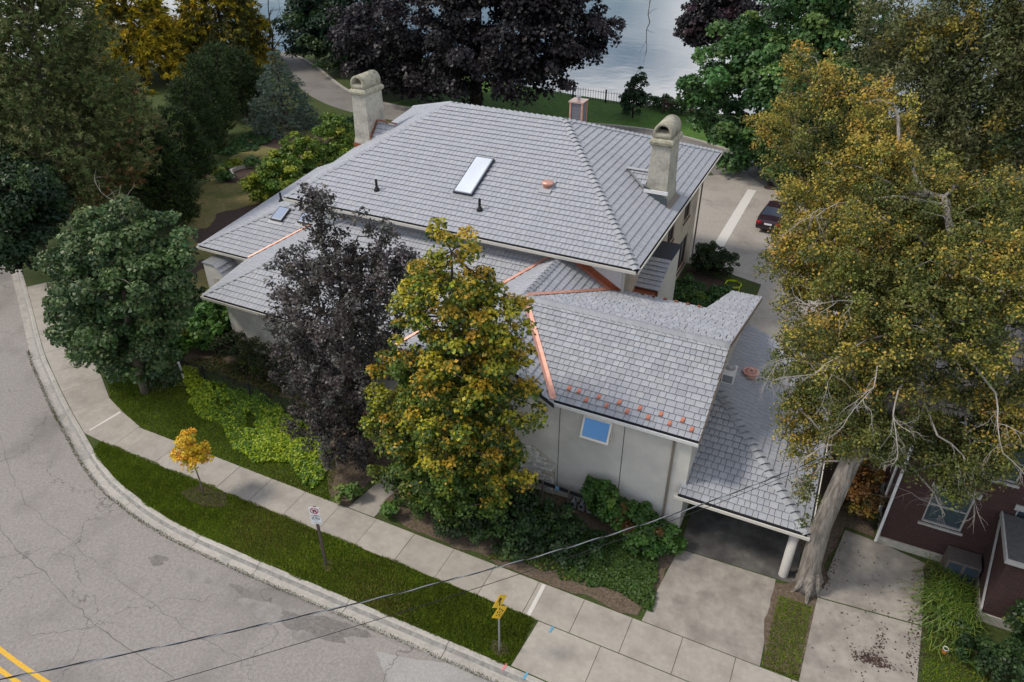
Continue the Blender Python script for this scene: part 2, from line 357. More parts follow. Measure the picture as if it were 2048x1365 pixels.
path = empty('garden_path', (0, 0, 0), 'light paved garden path from sidewalk to the left wing', 'path'); del path['category']; path['kind'] = 'structure'
pl = [(-33.1, 19.4), (-32.55, 21), (-32.4, 22.6), (-32.5, 24.2), (-32.4, 25.6), (-31.6, 26.4)]; pr_ = [(-32.0, 18.75), (-31.55, 21), (-31.4, 22.6), (-31.4, 24.2), (-31.2, 25.2), (-30.6, 25.5)]
for k in range(len(pl) - 1): slab([pr_[k], pr_[k + 1], pl[k + 1], pl[k]], .02, M_walk, path, .1)
slab([(-15.25, 16.48), (-14.0, 16.48), (-13.9, 18.2), (-15.0, 18.2)], .02, M_walk, path, .1); slab([(-15.0, 18.24), (-13.9, 18.24), (-13.7, 20.5), (-14.8, 20.5)], .02, M_walk, path, .1)

# back yard: drives, lawn, beds
bd = smooth_line([(-75, 81), (-66, 75.5), (-55, 67.5), (-47, 64.5), (-38, 64.5), (-28, 66.5), (-19, 67.8), (-12, 65.5), (-8.5, 61.5), (-6, 56), (-5.6, 50)], 6)
A, B = offset_line(bd, 2.1), offset_line(bd, -2.1)
sheet('back_drive', [tuple(p) for p in A] + [tuple(p) for p in B[::-1]], .010, asphalt('asphalt_lane', (.20, .185, .17), (.24, .22, .20)))
sheet('parking_court', [(-9.6, 44.0), (-8.3, 43.8), (2.0, 43.2), (6, 52), (3, 58), (-6, 59.6), (-8, 62), (-11.2, 60), (-10.2, 52)], .014, M_backdrive)
sheet('court_strip', [(-7.45, 46.3), (-6.75, 46.3), (-6.6, 58.6), (-7.25, 58.6)], .019, mat('new_concrete', (.62, .59, .54), .9, var=.06))
sheet('court_apron', [(-7.6, 44.1), (-3.5, 42.9), (-3.4, 36), (-1.4, 36), (1.6, 41.5), (1.8, 44.6), (-7.6, 45.6)], .020, M_walk)
kr = MB(); E1 = offset_line(bd, 2.1); E2 = offset_line(bd, 2.35)
n = len(E1); kv = [(*p, 0) for p in E1] + [(*p, 0) for p in E2] + [(*p, .14) for p in E1] + [(*p, .14) for p in E2]
o = obj('back_kerb', kv, [(i, i + 1, 2 * n + i + 1, 2 * n + i) for i in range(n - 1)] + [(2 * n + i, 2 * n + i + 1, 3 * n + i + 1, 3 * n + i) for i in range(n - 1)] + [(n + i, n + i + 1, 3 * n + i + 1, 3 * n + i) for i in range(n - 1)], M_kerb); o['kind'] = 'structure'
sheet('back_lawn', [tuple(p) for p in offset_line(bd, 2.4)[18:54]] + [(-14, 78.3), (-24, 78), (-44, 80.5)], .006, M_backlawn)
sheet('garden_lawn', wobble([(-33.5, 27), (-36.5, 36), (-38, 44), (-40, 52), (-43, 57), (-49, 56), (-52, 52), (-49, 45), (-45.5, 38), (-42, 33), (-38, 28)], .25, .8), .006, M_drylawn)
BZ = [0]
def bed(poly, m=M_mulch, z=.012, amp=.12):
    BZ[0] += 1; z += .0011 * BZ[0]; return sheet('planting_bed', wobble(poly, amp, .35), z, m)
bed([(-41.6, 33.2), (-40.6, 34.5), (-41.8, 37), (-40.5, 39.3), (-36.6, 40.5), (-35.4, 36), (-37, 33.6), (-39.5, 32.2)])
bed([(-50.5, 50.5), (-47, 50), (-44, 50.8), (-42, 52.6), (-44, 55), (-48, 54.5), (-51, 53)])
bed([(-48.6, 42), (-45.6, 41.6), (-43, 43.5), (-43.4, 46), (-46.5, 46.2), (-48.8, 44.6)])
bed([(-37, 30.5), (-35.9, 31.2), (-36.4, 29.4), (-35.6, 28.3), (-37, 28.4)])
bed([(-16.2, 16.52), (-15.27, 16.52), (-14.95, 20.4), (-20, 21), (-20.5, 19.6), (-17.5, 18.2)], M_soil)
bed([(-13.9, 16.52), (-2.98, 16.52), (-2.70, 20.1), (-3, 20.78), (-17, 20.78), (-14, 20.4)], M_soil)
bed([(-29.5, 21.3), (-20, 21.2), (-16, 21.2), (-17.5, 23.6), (-27.8, 23.6), (-30.8, 23.5)], M_soil)
bed([(1.18, 16.6), (2.2, 16.6), (2.35, 20.0), (2.9, 24), (4.1, 24), (4.1, 34), (1.7, 34), (1.7, 20.3), (1.05, 20.2)], M_soil, .008)
bed([(5.9, 20.6), (7.4, 21.0), (7.4, 23.6), (5.95, 23.4)], M_mulch)
bed([(-8.2, 36), (-4.7, 36), (-4.9, 41.8), (-7.9, 43.4), (-8.2, 43.6)], M_mulch)
bed([(-22.0, 14.15), (-21.2, 13.9), (-20.4, 14.0), (-19.7, 14.4), (-20.3, 14.86), (-21.6, 14.88)], M_mulch, .03, .04)
for c, r in (((-14.23, 13.7), .28), ((-6.84, 13.31), .3)): bed([(c[0] + r * math.cos(a) * 1.2, c[1] + r * math.sin(a)) for a in np.linspace(0, 6.28, 14)[:-1]], M_soil, .012, .05)
bed([(-2, 58.5), (-6.3, 59.6), (-5.4, 62), (2, 63), (4, 60)], M_mulch, .018)

# ------------------------------------------------------------------ the house
house = empty('house', (-16, 30, 0), 'large pale stucco house with grey slate hip roofs and two concrete chimneys', 'house')
ZE = 7.0
Am, Bm, Cm, Dm = Vector((-26.86, 28.2, ZE)), Vector((-7.5, 28.2, ZE)), Vector((-7.6, 45.4, ZE)), Vector((-29.75, 45.7, ZE))
R1, R2 = Vector((-21.45, 36.75, 10.45)), Vector((-14.4, 36.6, 10.45))
def plane3(a, b, c):
    n = (b - a).cross(c - a).normalized(); n = n if n.z > 0 else -n; return n, n.dot(a)
def zon(pl, x, y): n, d = pl; return (d - n.x * x - n.y * y) / n.z
def meet(pl1, pl2, y):
    """point of the line where two roof planes meet, at a given y"""
    (a, c), (b, d) = pl1, pl2
    M = Matrix(((a.x, a.z), (b.x, b.z))); v = M.inverted() @ Vector((c - a.y * y, d - b.y * y)); return Vector((v[0], y, v[1]))
def clip2(poly, conv):
    """Sutherland-Hodgman, conv counter-clockwise 2D"""
    out = poly
    for i in range(len(conv)):
        a, b = conv[i], conv[(i + 1) % len(conv)]; inp, out = out, []
        f = lambda p: (b[0] - a[0]) * (p[1] - a[1]) - (b[1] - a[1]) * (p[0] - a[0])
        for k in range(len(inp)):
            p, q = inp[k], inp[(k + 1) % len(inp)]; fp, fq = f(p), f(q)
            if fp >= 0: out.append(p)
            if (fp >= 0) != (fq >= 0): t = fp / (fp - fq); out.append((p[0] + (q[0] - p[0]) * t, p[1] + (q[1] - p[1]) * t))
        if len(out) < 3: return []
    return out
SV, SF, SC = [], [], []                                        # the great mass of slates
singles = []
TONES = [(.378, .386, .414), (.386, .393, .420), (.364, .374, .404), (.396, .399, .418), (.380, .392, .422)]
def slates(poly, e, expo, parent, single=None, widths=(.19, .24, .24, .30), holes=(), lift=.054, th=.013, tonevar=.03, gp_=.008):
    """courses of slates over a convex roof plane; e = direction along the eave; single(b) -> slates of that course are objects"""
    e = Vector(e).normalized(); n, d = plane3(*poly[:3]); e = (e - n * e.dot(n)).normalized(); s = n.cross(e); s = s if s.z > 0 else -s
    o = poly[0]; P2 = [((p - o).dot(e), (p - o).dot(s)) for p in poly]; b0 = min(p[1] for p in P2)
    ar = sum(P2[i][0] * P2[(i + 1) % len(P2)][1] - P2[(i + 1) % len(P2)][0] * P2[i][1] for i in range(len(P2)))
    if ar < 0: P2 = P2[::-1]
    amin, amax = min(p[0] for p in P2), max(p[0] for p in P2); rows = int((max(p[1] for p in P2) - b0) / expo) + 1
    ln = expo * 1.16; hh = lambda t: lift * (1 - t) + .004         # underside height along the slate
    for r in range(rows):
        lo = b0 + r * expo; a = amin - random.uniform(0, .3)
        while a < amax:
            wd = random.choice(widths); q = clip2([(a + gp_, lo), (a + wd - gp_, lo), (a + wd - gp_, lo + ln), (a + gp_, lo + ln)], P2)
            a += wd
            if len(q) < 3: continue
            A2 = abs(sum(q[i][0] * q[(i + 1) % len(q)][1] - q[(i + 1) % len(q)][0] * q[i][1] for i in range(len(q)))) / 2
            if A2 < .006: continue
            cx, cy = sum(p[0] for p in q) / len(q), sum(p[1] for p in q) / len(q)
            if any(h[0] < cx < h[1] and h[2] < cy < h[3] for h in holes): continue
            base = [o + e * p[0] + s * p[1] + n * hh((p[1] - lo) / ln) for p in q]; jit = random.uniform(-.003, .004)
            V = [v + n * jit for v in base] + [v + n * (th + jit) for v in base]; m = len(q)
            F = [tuple(range(m, 2 * m))] + [(i, (i + 1) % m, m + (i + 1) % m, m + i) for i in range(m)]
            t = random.choice(TONES); g = 1 + random.uniform(-tonevar, tonevar); c = tuple(x * g for x in t)
            if single and single(r, cx): singles.append((V, F, c, parent))
            else:
                k = len(SV); SV.extend(V); SF.extend(tuple(i + k for i in f) for f in F); SC.extend([c] * len(V))
def deck(polys, name, th=.16):
    mb = MB()
    for p in polys:
        n, _ = plane3(*p[:3]); mb.prism([v - Vector((0, 0, th)) for v in p], (0, 0, th))
    return mb.build(name, M_deck, house)
def caps(p0, p1, d1, d2, parent, expo=.335, wd=.20, name='ridge_cap', lift=.085):
    """saddle slates lapped from the low end p0 to the high end p1"""
    p0, p1 = Vector(p0), Vector(p1); t = (p1 - p0); Ln = t.length; t.normalize(); n = int(Ln / expo)
    d1 = (Vector(d1) - t * t.dot(Vector(d1))).normalized(); d2 = (Vector(d2) - t * t.dot(Vector(d2))).normalized()
    up = -(d1 + d2).normalized() if (d1 + d2).length > .05 else Vector((0, 0, 1))
    if up.z < 0: up = -up
    me = None
    for k in range(n + 1):
        L1 = expo * 1.2 if k < n else max(.1, Ln - n * expo)
        if me is None or k == n:
            V = []
            for s_, h in ((0, lift + .035), (L1, .035)):
                for dd, x, g in ((d1, wd, 0), (d1, wd * .35, .012), (None, 0, .016), (d2, wd * .35, .012), (d2, wd, 0)):
                    V.append(t * s_ + up * (h + g) + (dd * x if dd else Vector()))
                for dd, x, g in ((d2, wd, -.03), (None, 0, -.02), (d1, wd, -.03)): V.append(t * s_ + up * (h + g) + (dd * x if dd else Vector()))
            F = [tuple(range(8))[::-1], tuple(range(8, 16))] + [(i, (i + 1) % 8, 8 + (i + 1) % 8, 8 + i) for i in range(8)]
            me = bpy.data.meshes.new(name); me.from_pydata([tuple(v) for v in V], [], F); me.update(); me.materials.append(M_cap)
            bm = bmesh.new(); bm.from_mesh(me); bmesh.ops.recalc_face_normals(bm, faces=bm.faces); bm.to_mesh(me); bm.free()
        ob = bpy.data.objects.new(name, me); ob.location = p0 + t * expo * k - root_loc(parent); link(ob, parent)
GUT = [(-.02, -.17), (.10, -.17), (.13, -.03), (.13, .0), (.105, .0), (.095, -.02), (.08, -.155), (-.005, -.155), (-.005, -.01), (-.02, -.01)]
def gutter(p0, p1, out, m=None, parent=None):
    return MB().sweep(p0, p1, GUT, out).build('gutter', m or M_cream, parent or house)
def strip(p0, p1, n1, wd, m, name, parent, up=.03):
    """flat metal strip p0->p1, wd wide across, laid on the roof"""
    p0, p1 = Vector(p0), Vector(p1); t = (p1 - p0).normalized(); c = Vector(n1).cross(t).normalized() * wd / 2; u = Vector(n1).normalized()
    return MB().prism([p0 - c + u * up, p0 + u * (up - .008), p0 + c + u * up, p0 + c + u * (up + .012), p0 + u * (up + .006), p0 - c + u * (up + .012)], p1 - p0).build(name, m, parent)

def valley(p0, p1, A, B, wd, m, parent, up=.082, name='valley_flashing'):
    p0, p1 = Vector(p0), Vector(p1); t = (p1 - p0).normalized()
    def side(n):
        c = n.cross(t).normalized(); return c if c.z > 0 else -c
    a, b = side(A), side(B); u = (A + B).normalized()
    prof = [a * wd / 2 + A * up, u * up * .95, b * wd / 2 + B * up, b * wd / 2 + B * (up + .012), u * (up * .95 + .012), a * wd / 2 + A * (up + .012)]
    return MB().prism([p0 + q for q in prof], p1 - p0).build(name, m, parent)
# --- main hip roof
mf, mr, mk_, ml = [Am, Bm, R2, R1], [Bm, Cm, R2], [Cm, Dm, R1, R2], [Dm, Am, R1]
mroof = deck([mf, mr, mk_, ml], 'main_roof')
EU = Vector((1, 0, 0)); EV = Vector((0, 1, 0))
def loc2(poly, e, pts):
    e = Vector(e).normalized(); n, d = plane3(*poly[:3]); e = (e - n * e.dot(n)).normalized(); s = n.cross(e); s = s if s.z > 0 else -s; return [((Vector(p) - poly[0]).dot(e), (Vector(p) - poly[0]).dot(s)) for p in pts]
sk = loc2(mf, EU, [(-18.28, 30.55, 8), (-17.15, 30.55, 8), (-17.15, 33.15, 9)])
slates(mf, EU, .340, mroof, holes=[(sk[0][0], sk[1][0], 2.3, 5.1)][:0])
slates(mr, Cm - Bm, .345, mroof, lift=.046); slates(mk_, EU, .45, mroof, widths=(.3, .4)); slates(ml, Am - Dm, .345, mroof, widths=(.24, .3))
def ddown(poly):
    n, _ = plane3(*poly[:3]); return Vector((n.x, n.y, -(n.x ** 2 + n.y ** 2) / n.z))
for p0, p1, a, b in ((Am, R1, mf, ml), (Bm, R2, mf, mr), (Cm, R2, mr, mk_), (Dm, R1, mk_, ml)): caps(p0, p1, ddown(a), ddown(b), mroof)
caps(R1, R2, ddown(mf), ddown(mk_), mroof)
for p0, p1, o_ in ((Am, Bm, (0, -1, 0)), (Bm, Cm, (1, 0, 0)), (Cm, Dm, (0, 1, 0)), (Dm, Am, (-1, -.16, 0))): gutter(p0, p1, o_)
WM = [(-25.95, 29.0), (-8.35, 29.0), (-8.42, 44.6), (-28.6, 44.9)]   # main walls
mb = MB(); outer = [Am, Bm, Cm, Dm]; iv = [Vector((*p, 0)) for p in WM]
for i in range(4):
    a, b = outer[i], outer[(i + 1) % 4]; c, d = iv[(i + 1) % 4], iv[i]; zz = ZE - .19
    mb.prism([(a.x, a.y, zz), (b.x, b.y, zz), (c.x, c.y, zz), (d.x, d.y, zz)], (0, 0, .02))
mb.build('soffit', M_cream, house)

def wall(p0, p1, z0, z1, m, holes=(), th=.22, name='wall', parent=None, trim=True):
    """wall face from p0 to p1 (outside on the right of p0->p1 seen from above); holes = (s0, s1, z0, z1)"""
    p0, p1 = Vector((*p0, 0)), Vector((*p1, 0)); t = (p1 - p0); Ln = t.length; t.normalize(); inn = Vector((-t.y, t.x, 0))
    S = sorted({(th + .002 if trim else 0), Ln, *[h[0] for h in holes], *[h[1] for h in holes]}); Z = sorted({z0, z1, *[h[2] for h in holes], *[h[3] for h in holes]})
    mb = MB(); vid = {}
    solid = lambda i, j: 0 <= i < len(S) - 1 and 0 <= j < len(Z) - 1 and not any(h[0] <= (S[i] + S[i + 1]) / 2 <= h[1] and h[2] <= (Z[j] + Z[j + 1]) / 2 <= h[3] for h in holes)
    P = lambda i, j, k: p0 + t * S[i] + inn * (th * k) + Vector((0, 0, Z[j]))
    for i in range(len(S) - 1):
        for j in range(len(Z) - 1):
            if not solid(i, j): continue
            mb.add([P(i, j, 0), P(i + 1, j, 0), P(i + 1, j + 1, 0), P(i, j + 1, 0)], [(0, 1, 2, 3)]); mb.add([P(i, j, 1), P(i + 1, j, 1), P(i + 1, j + 1, 1), P(i, j + 1, 1)], [(3, 2, 1, 0)])
            for di, dj, q in ((-1, 0, (i, j, i, j + 1)), (1, 0, (i + 1, j, i + 1, j + 1)), (0, -1, (i, j, i + 1, j)), (0, 1, (i, j + 1, i + 1, j + 1))):
                if not solid(i + di, j + dj): mb.add([P(q[0], q[1], 0), P(q[2], q[3], 0), P(q[2], q[3], 1), P(q[0], q[1], 1)], [(0, 1, 2, 3)])
    return mb.build(name, m, parent or house)
def window(p0, p1, s0, s1, z0, z1, parent, fm=None, gm=None, fr=.06, dep=.10, bars=(1, 1), sill=True):
    """frame, glazing bars and one pane per light set into a wall hole"""
    p0, p1 = Vector((*p0, 0)), Vector((*p1, 0)); t = (p1 - p0).normalized(); inn = Vector((-t.y, t.x, 0)); fm = fm or M_cream; gm = gm or M_glass
    Mx = Matrix((( t.x, inn.x, 0, p0.x), (t.y, inn.y, 0, p0.y), (0, 0, 1, 0), (0, 0, 0, 1)))
    mb = MB(); d0, d1 = dep - .05, dep + .03
    mb.box(s0, s1, d0, d1, z0, z0 + fr, Mx); mb.box(s0, s1, d0, d1, z1 - fr, z1, Mx); mb.box(s0, s0 + fr, d0, d1, z0 + fr, z1 - fr, Mx); mb.box(s1 - fr, s1, d0, d1, z0 + fr, z1 - fr, Mx)
    nx, nz_ = bars
    wn_ = obj('window', [], [], None) if False else mb.build('window', fm, parent)
    xs = np.linspace(s0 + fr, s1 - fr, nx + 1); zs = np.linspace(z0 + fr, z1 - fr, nz_ + 1)
    for i in range(1, nx): MB().box(xs[i] - .02, xs[i] + .02, d0 + .01, d1 - .01, zs[0], zs[-1], Mx).build('glazing_bar', fm, wn_)
    for j in range(1, nz_): MB().box(xs[0], xs[-1], d0 + .005, d1 - .015, zs[j] - .02, zs[j] + .02, Mx).build('glazing_bar', fm, wn_)
    for i in range(nx):
        for j in range(nz_): MB().box(xs[i] + .0, xs[i + 1], dep + .005, dep + .015, zs[j], zs[j + 1], Mx).build('pane', gm, wn_)
    MB().box(s0 - .0, s1, .20, .215, z0, z1, Mx).build('unlit_room_panel', M_dark, wn_)  # near-black panel stands in for the darkness of the room
    if sill: MB().box(s0 - .08, s1 + .08, -.07, .04, z0 - .09, z0 - .002, Mx).build('sill', fm, wn_)
    return wn_

# main walls
fw_holes = [(2.05, 2.95, 5.15, 6.55)]
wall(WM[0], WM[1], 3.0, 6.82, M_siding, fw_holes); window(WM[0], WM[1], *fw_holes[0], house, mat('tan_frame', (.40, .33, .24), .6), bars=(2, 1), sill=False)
sid = MB()
for k in range(24):                                            # lapped boards on the upper front wall
    z = 3.2 + k * .15
    for x0, x1 in (((-25.95, -23.95), (-22.95, -8.35)) if 5.0 < z < 6.6 else ((-25.95, -8.35),)):
        mbb = MB().prism([(x0, 28.998, z), (x0, 28.972, z), (x0, 28.988, z + .148), (x0, 28.998, z + .148)], (x1 - x0, 0, 0)).build('siding_board', M_siding, house)
rw_holes = [(12.1, 13.5, 3.85, 5.4), (12.0, 13.9, .5, 2.55), (8.4, 9.8, 3.85, 5.4)]
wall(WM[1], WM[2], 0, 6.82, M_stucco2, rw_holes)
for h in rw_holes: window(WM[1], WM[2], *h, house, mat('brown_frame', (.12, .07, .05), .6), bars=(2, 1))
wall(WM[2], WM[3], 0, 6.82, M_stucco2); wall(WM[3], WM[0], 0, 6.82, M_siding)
MB().tube([(-8.28, 44.7, 6.75), (-8.28, 44.7, .1)], .05).build('downspout', M_brownpipe, house)
MB().tube([(-7.62, 28.32, 6.86), (-7.8, 28.5, 6.7), (-8.24, 28.9, 6.5), (-8.24, 28.9, 5.35), (-8.12, 28.75, 5.28)], .05).build('downspout', mat('white_pipe', (.62, .58, .54), .5), house)

# --- left wings
PF1 = [Vector((-33.1, 27.2, 3.3)), Vector((-29.33, 27.2, 3.3))]; PB = Vector((-35.0, 40.6, 3.3))
T1 = Vector((-26.5, 33.87, 6.3)); pl1f = plane3(PF1[0], PF1[1], T1); pl1l = plane3(PF1[0], PB, T1)
Q0 = Vector((-28.5, 22.95, 3.3)); QH = Vector((-22.9, 29.0, 6.325)); pl2f = (Vector((0, -.5, 1)).normalized(), 0); pl2f = plane3(Q0, Vector((-17, 22.95, 3.3)), QH)
pl2l = plane3(Q0, PF1[1], QH)
V2 = meet(pl1f, pl2l, 31.6)
w1f = [PF1[0], PF1[1], V2, T1]; w1l = [PB, PF1[0], T1, T1 + (PB - PF1[0]).normalized() * 7.2]
RX, RZ, MC = -11.2, 6.7, .58                                      # cross gable ridge
zg = lambda x: RZ - MC * abs(x - RX)
plgl = plane3(Vector((RX, 20, RZ)), Vector((RX, 30, RZ)), Vector((RX - 1, 25, RZ - MC))); plgr = plane3(Vector((RX, 20, RZ)), Vector((RX, 30, RZ)), Vector((RX + 1, 25, RZ - MC)))
GV0 = meet(pl2f, plgl, 22.95); GV1 = meet(pl2f, plgl, 29.05)
w2f = [Q0, GV0, GV1, QH]; w2l = [PF1[1], Q0, QH, Vector((-22.9, 31.4, zon(pl2l, -22.9, 31.4))), V2]
wroof = deck([w1f, w1l, w2f, w2l[:3] + [V2]], 'wing_roof')
slates(w1f, EU, .33, wroof); slates(w1l, PF1[0] - PB, .33, wroof); slates(w2f, EU, .33, wroof); slates([PF1[1], Q0, QH, V2], Q0 - PF1[1], .33, wroof)
caps(PF1[0], T1 - (T1 - PF1[0]) * .02, ddown(w1f), ddown(w1l), wroof, wd=.13); caps(Q0, QH, ddown(w2f), ddown(w2l), wroof, wd=.13)
gutter(PF1[0] - Vector((.1, 0, 0)), PF1[1], (0, -1, 0)); gutter(PB, PF1[0], (-1, -.14, 0)); gutter(Q0 - Vector((.1, 0, 0)), GV0, (0, -1, 0)); gutter(PF1[1], Q0, (-1, -.18, 0))
valley(PF1[1], V2, pl1f[0], pl2l[0], .22, M_copper, wroof)
valley(GV0, GV1, pl2f[0], plgl[0], .26, M_copper, wroof)
wall((-27.9, 23.7), (-17.0, 23.7), 0, 3.18, M_stucco); wall((-28.62, 27.8), (-27.9, 23.7), 0, 3.18, M_stucco)
wall((-32.45, 27.8), (-28.62, 27.8), 0, 3.18, M_stucco); wall((-34.2, 40.6), (-32.45, 27.8), 0, 3.18, M_stucco)
MB().prism([(-33.0, 27.25, 3.14), (-29.4, 27.25, 3.14), (-28.6, 27.9, 3.14), (-32.4, 27.9, 3.14), (-34.1, 40.5, 3.14), (-34.9, 40.5, 3.14)], (0, 0, .02)).build('soffit', M_cream, house)
MB().prism([(-28.4, 23.0, 3.14), (-17.1, 23.0, 3.14), (-17.1, 23.75, 3.14), (-27.85, 23.75, 3.14), (-28.55, 27.75, 3.14), (-29.25, 27.2, 3.14)], (0, 0, .02)).build('soffit', M_cream, house)
# low lean-to in the angle of the wings
sh = MB().prism([(-32.25, 26.5, 0), (-30.2, 26.5, 0), (-30.2, 26.5, 1.45), (-31.5, 26.5, 2.72), (-32.25, 26.5, 2.72)], (0, 1.28, 0)).build('lean_to', M_stucco, house)
shp = [Vector((-31.5, 26.44, 2.76)), Vector((-30.1, 26.44, 1.39)), Vector((-30.1, 27.75, 1.39)), Vector((-31.5, 27.75, 2.76))]
slates([shp[1], shp[2], shp[3], shp[0]], EV, .33, wroof)
MB().prism([(-32.3, 26.44, 2.725), (-31.48, 26.44, 2.725), (-31.48, 27.75, 2.725), (-32.3, 27.75, 2.725)], (0, 0, .06)).build('lean_to_cap', M_galv, house)
MB().box(-31.75, -31.35, 26.47, 26.497, 1.2, 1.9).build('vent_grille', M_conc_old, house)

def skylight(poly, e, a0, a1, b0, b1, nm='skylight'):
    e = Vector(e).normalized(); n, d = plane3(*poly[:3]); e = (e - n * e.dot(n)).normalized(); s = n.cross(e); s = s if s.z > 0 else -s; o = poly[0]
    Mx = Matrix(((e.x, s.x, n.x, o.x), (e.y, s.y, n.y, o.y), (e.z, s.z, n.z, o.z), (0, 0, 0, 1)))
    f = MB(); h = .17; w_ = .09
    f.box(a0, a1, b0, b0 + w_, 0, h, Mx); f.box(a0, a1, b1 - w_, b1, 0, h, Mx); f.box(a0, a0 + w_, b0 + w_, b1 - w_, 0, h, Mx); f.box(a1 - w_, a1, b0 + w_, b1 - w_, 0, h, Mx)
    fr = f.build(nm, mat('dark_bronze', (.03, .035, .05), .4), house)
    i = MB(); i.box(a0 + .05, a1 - .05, b0 + .055, b0 + .12, h + .001, h + .012, Mx); i.box(a1 - .12, a1 - .05, b0 + .12, b1 - .055, h + .001, h + .012, Mx); i.build('inner_trim', M_galv, fr)
    MB().box(a0 + .045, a1 - .10, b0 + .10, b1 - .045, h - .02, h + .006, Mx).build('pane', M_skyglass, fr)
    MB().box(a0 - .12, a1 + .12, b0 - .22, b0 - .003, .055, .066, Mx).build('apron_flashing', M_galv, fr)
def pt(poly, e, p): return loc2(poly, e, [p])[0]
def on(poly, x, y): n, d = plane3(*poly[:3]); return Vector((x, y, (d - n.x * x - n.y * y) / n.z))
a = pt(mf, EU, on(mf, -17.85, 30.45)); b = pt(mf, EU, on(mf, -16.78, 33.0)); skylight(mf, EU, a[0], b[0], a[1], b[1])
a = pt(w1f, EU, on(w1f, -29.75, 29.8)); b = pt(w1f, EU, on(w1f, -28.95, 30.75)); skylight(w1f, EU, a[0], b[0], a[1], b[1])
a = pt(w1f, EU, on(w1f, -27.95, 30.0)); b = pt(w1f, EU, on(w1f, -26.85, 31.3)); skylight(w1f, EU, a[0], b[0], a[1], b[1])
def vent_pipe(p, parent, nm='vent_pipe'):
    q = MB().lathe(p, [(.17, .02), (.15, .10), (.075, .22), (.065, .24), (.065, .62), (.045, .62), (.045, .60)], 12).build(nm, M_blackrubber, parent)
    p = Vector(p); n = plane3(*mf[:3])[0]; return q
for x, y in ((-22.0, 29.75), (-16.0, 29.75)): vent_pipe(on(mf, x, y), house)
vent_pipe(on(w1l, -29.9, 31.0) if False else on(w1l, -31.4, 32.6), house)
def copper_vent(p, r=.30):
    q = MB().lathe(Vector(p) + Vector((0, 0, .03)), [(r * .75, 0), (r * .75, .16), (r, .17), (r, .24), (r * .9, .28), (r * .3, .31), (.01, .315)], 24).build('roof_vent', M_copper, house, True)
    return q
cvp = on(mf, -13.35, 31.9); copper_vent(cvp)
n_ = plane3(*mf[:3])[0]; strip(cvp + Vector((0, -.45, -.18)), cvp + Vector((0, .42, .168)), n_, .62, M_cap, 'flashing', house, .088)

# --- chimneys
def chimney(cx, cy, w_, d_, z0, zt, skew, label):
    """battered concrete stack, moulded shoulder and barrel vault open at both ends"""
    root = bpy.data.objects.new('chimney', None); root.location = Vector((cx, cy, z0)) - root_loc(house); link(root, house); root['label'] = label
    hs = zt - .95                                               # shoulder height
    def ring(w2, d2, z): return [(cx - w2, cy - d2, z), (cx + w2, cy - d2, z), (cx + w2, cy + d2, z), (cx - w2, cy + d2, z)]
    lv = [ring(w_ * .58, d_ * .53, z0), ring(w_ * .58, d_ * .53, z0 + .95), ring(w_ * .53, d_ * .5, z0 + 1.15), ring(w_ * .47, d_ * .46, hs - .02)]
    V = [p for r in lv for p in r]; F = [(3, 2, 1, 0), (12, 13, 14, 15)] + [(4 * k + i, 4 * k + (i + 1) % 4, 4 * k + 4 + (i + 1) % 4, 4 * k + 4 + i) for k in range(3) for i in range(4)]
    st = obj('stack', V, F, M_conc_old, root)
    lv = [ring(w_ * .47 + .01, d_ * .46 + .01, hs - .22), ring(w_ * .58, d_ * .53, hs - .12), ring(w_ * .60, d_ * .545, hs), ring(w_ * .56, d_ * .52, hs + .10), ring(w_ * .47, d_ * .47, hs + .16)]
    V = [p for r in lv for p in r]; F = [(3, 2, 1, 0), (16, 17, 18, 19)] + [(4 * k + i, 4 * k + (i + 1) % 4, 4 * k + 4 + (i + 1) % 4, 4 * k + 4 + i) for k in range(4) for i in range(4)]
    obj('shoulder_moulding', V, F, M_conc_lichen, root)
    n = 14; R0, R1_ = w_ * .47, w_ * .33; zb = hs + .16; st_h = .30  # vault: stilted arch
    out = [(-R0, 0), (-R0, st_h)] + [(-R0 * math.cos(a), st_h + R0 * math.sin(a)) for a in np.linspace(0, math.pi, n)[1:-1]] + [(R0, st_h), (R0, 0)]
    inn = [(-R1_, .25), (-R1_, st_h)] + [(-R1_ * math.cos(a), st_h + R1_ * math.sin(a)) for a in np.linspace(0, math.pi, n)[1:-1]] + [(R1_, st_h), (R1_, .25)]
    V = []; m = len(out)
    for y in (cy - d_ * .47, cy + d_ * .47):
        V += [(cx + p[0], y, zb + p[1]) for p in out]; V += [(cx + p[0], y, zb + p[1]) for p in inn]
    F = []
    for i in range(m - 1):
        F += [(i, i + 1, m + i + 1, m + i), (2 * m + i, 2 * m + m + i, 2 * m + m + i + 1, 2 * m + i + 1), (i, 2 * m + i, 2 * m + i + 1, i + 1), (m + i, m + i + 1, 3 * m + i + 1, 3 * m + i)]
    F += [(m, 2 * m - 1, 4 * m - 1, 3 * m), (0, m, 2 * m - 1, m - 1), (2 * m, 3 * m - 1, 4 * m - 1, 3 * m), (0, m - 1, 3 * m - 1, 2 * m)]
    obj('vault_cap', V, F, M_conc_lichen, root, True); bpy.data.objects[-1] if False else None
    MB().box(cx - R1_ + .005, cx + R1_ - .005, cy - .12, cy + .12, zb + .252, zb + st_h + R1_ * .9).build('flue', M_dark, root)
    return root
ch = chimney(-8.72, 35.85, 1.0, 1.75, 6.9, 11.45, 0, 'weathered concrete chimney with vaulted cap on the right roof slope')
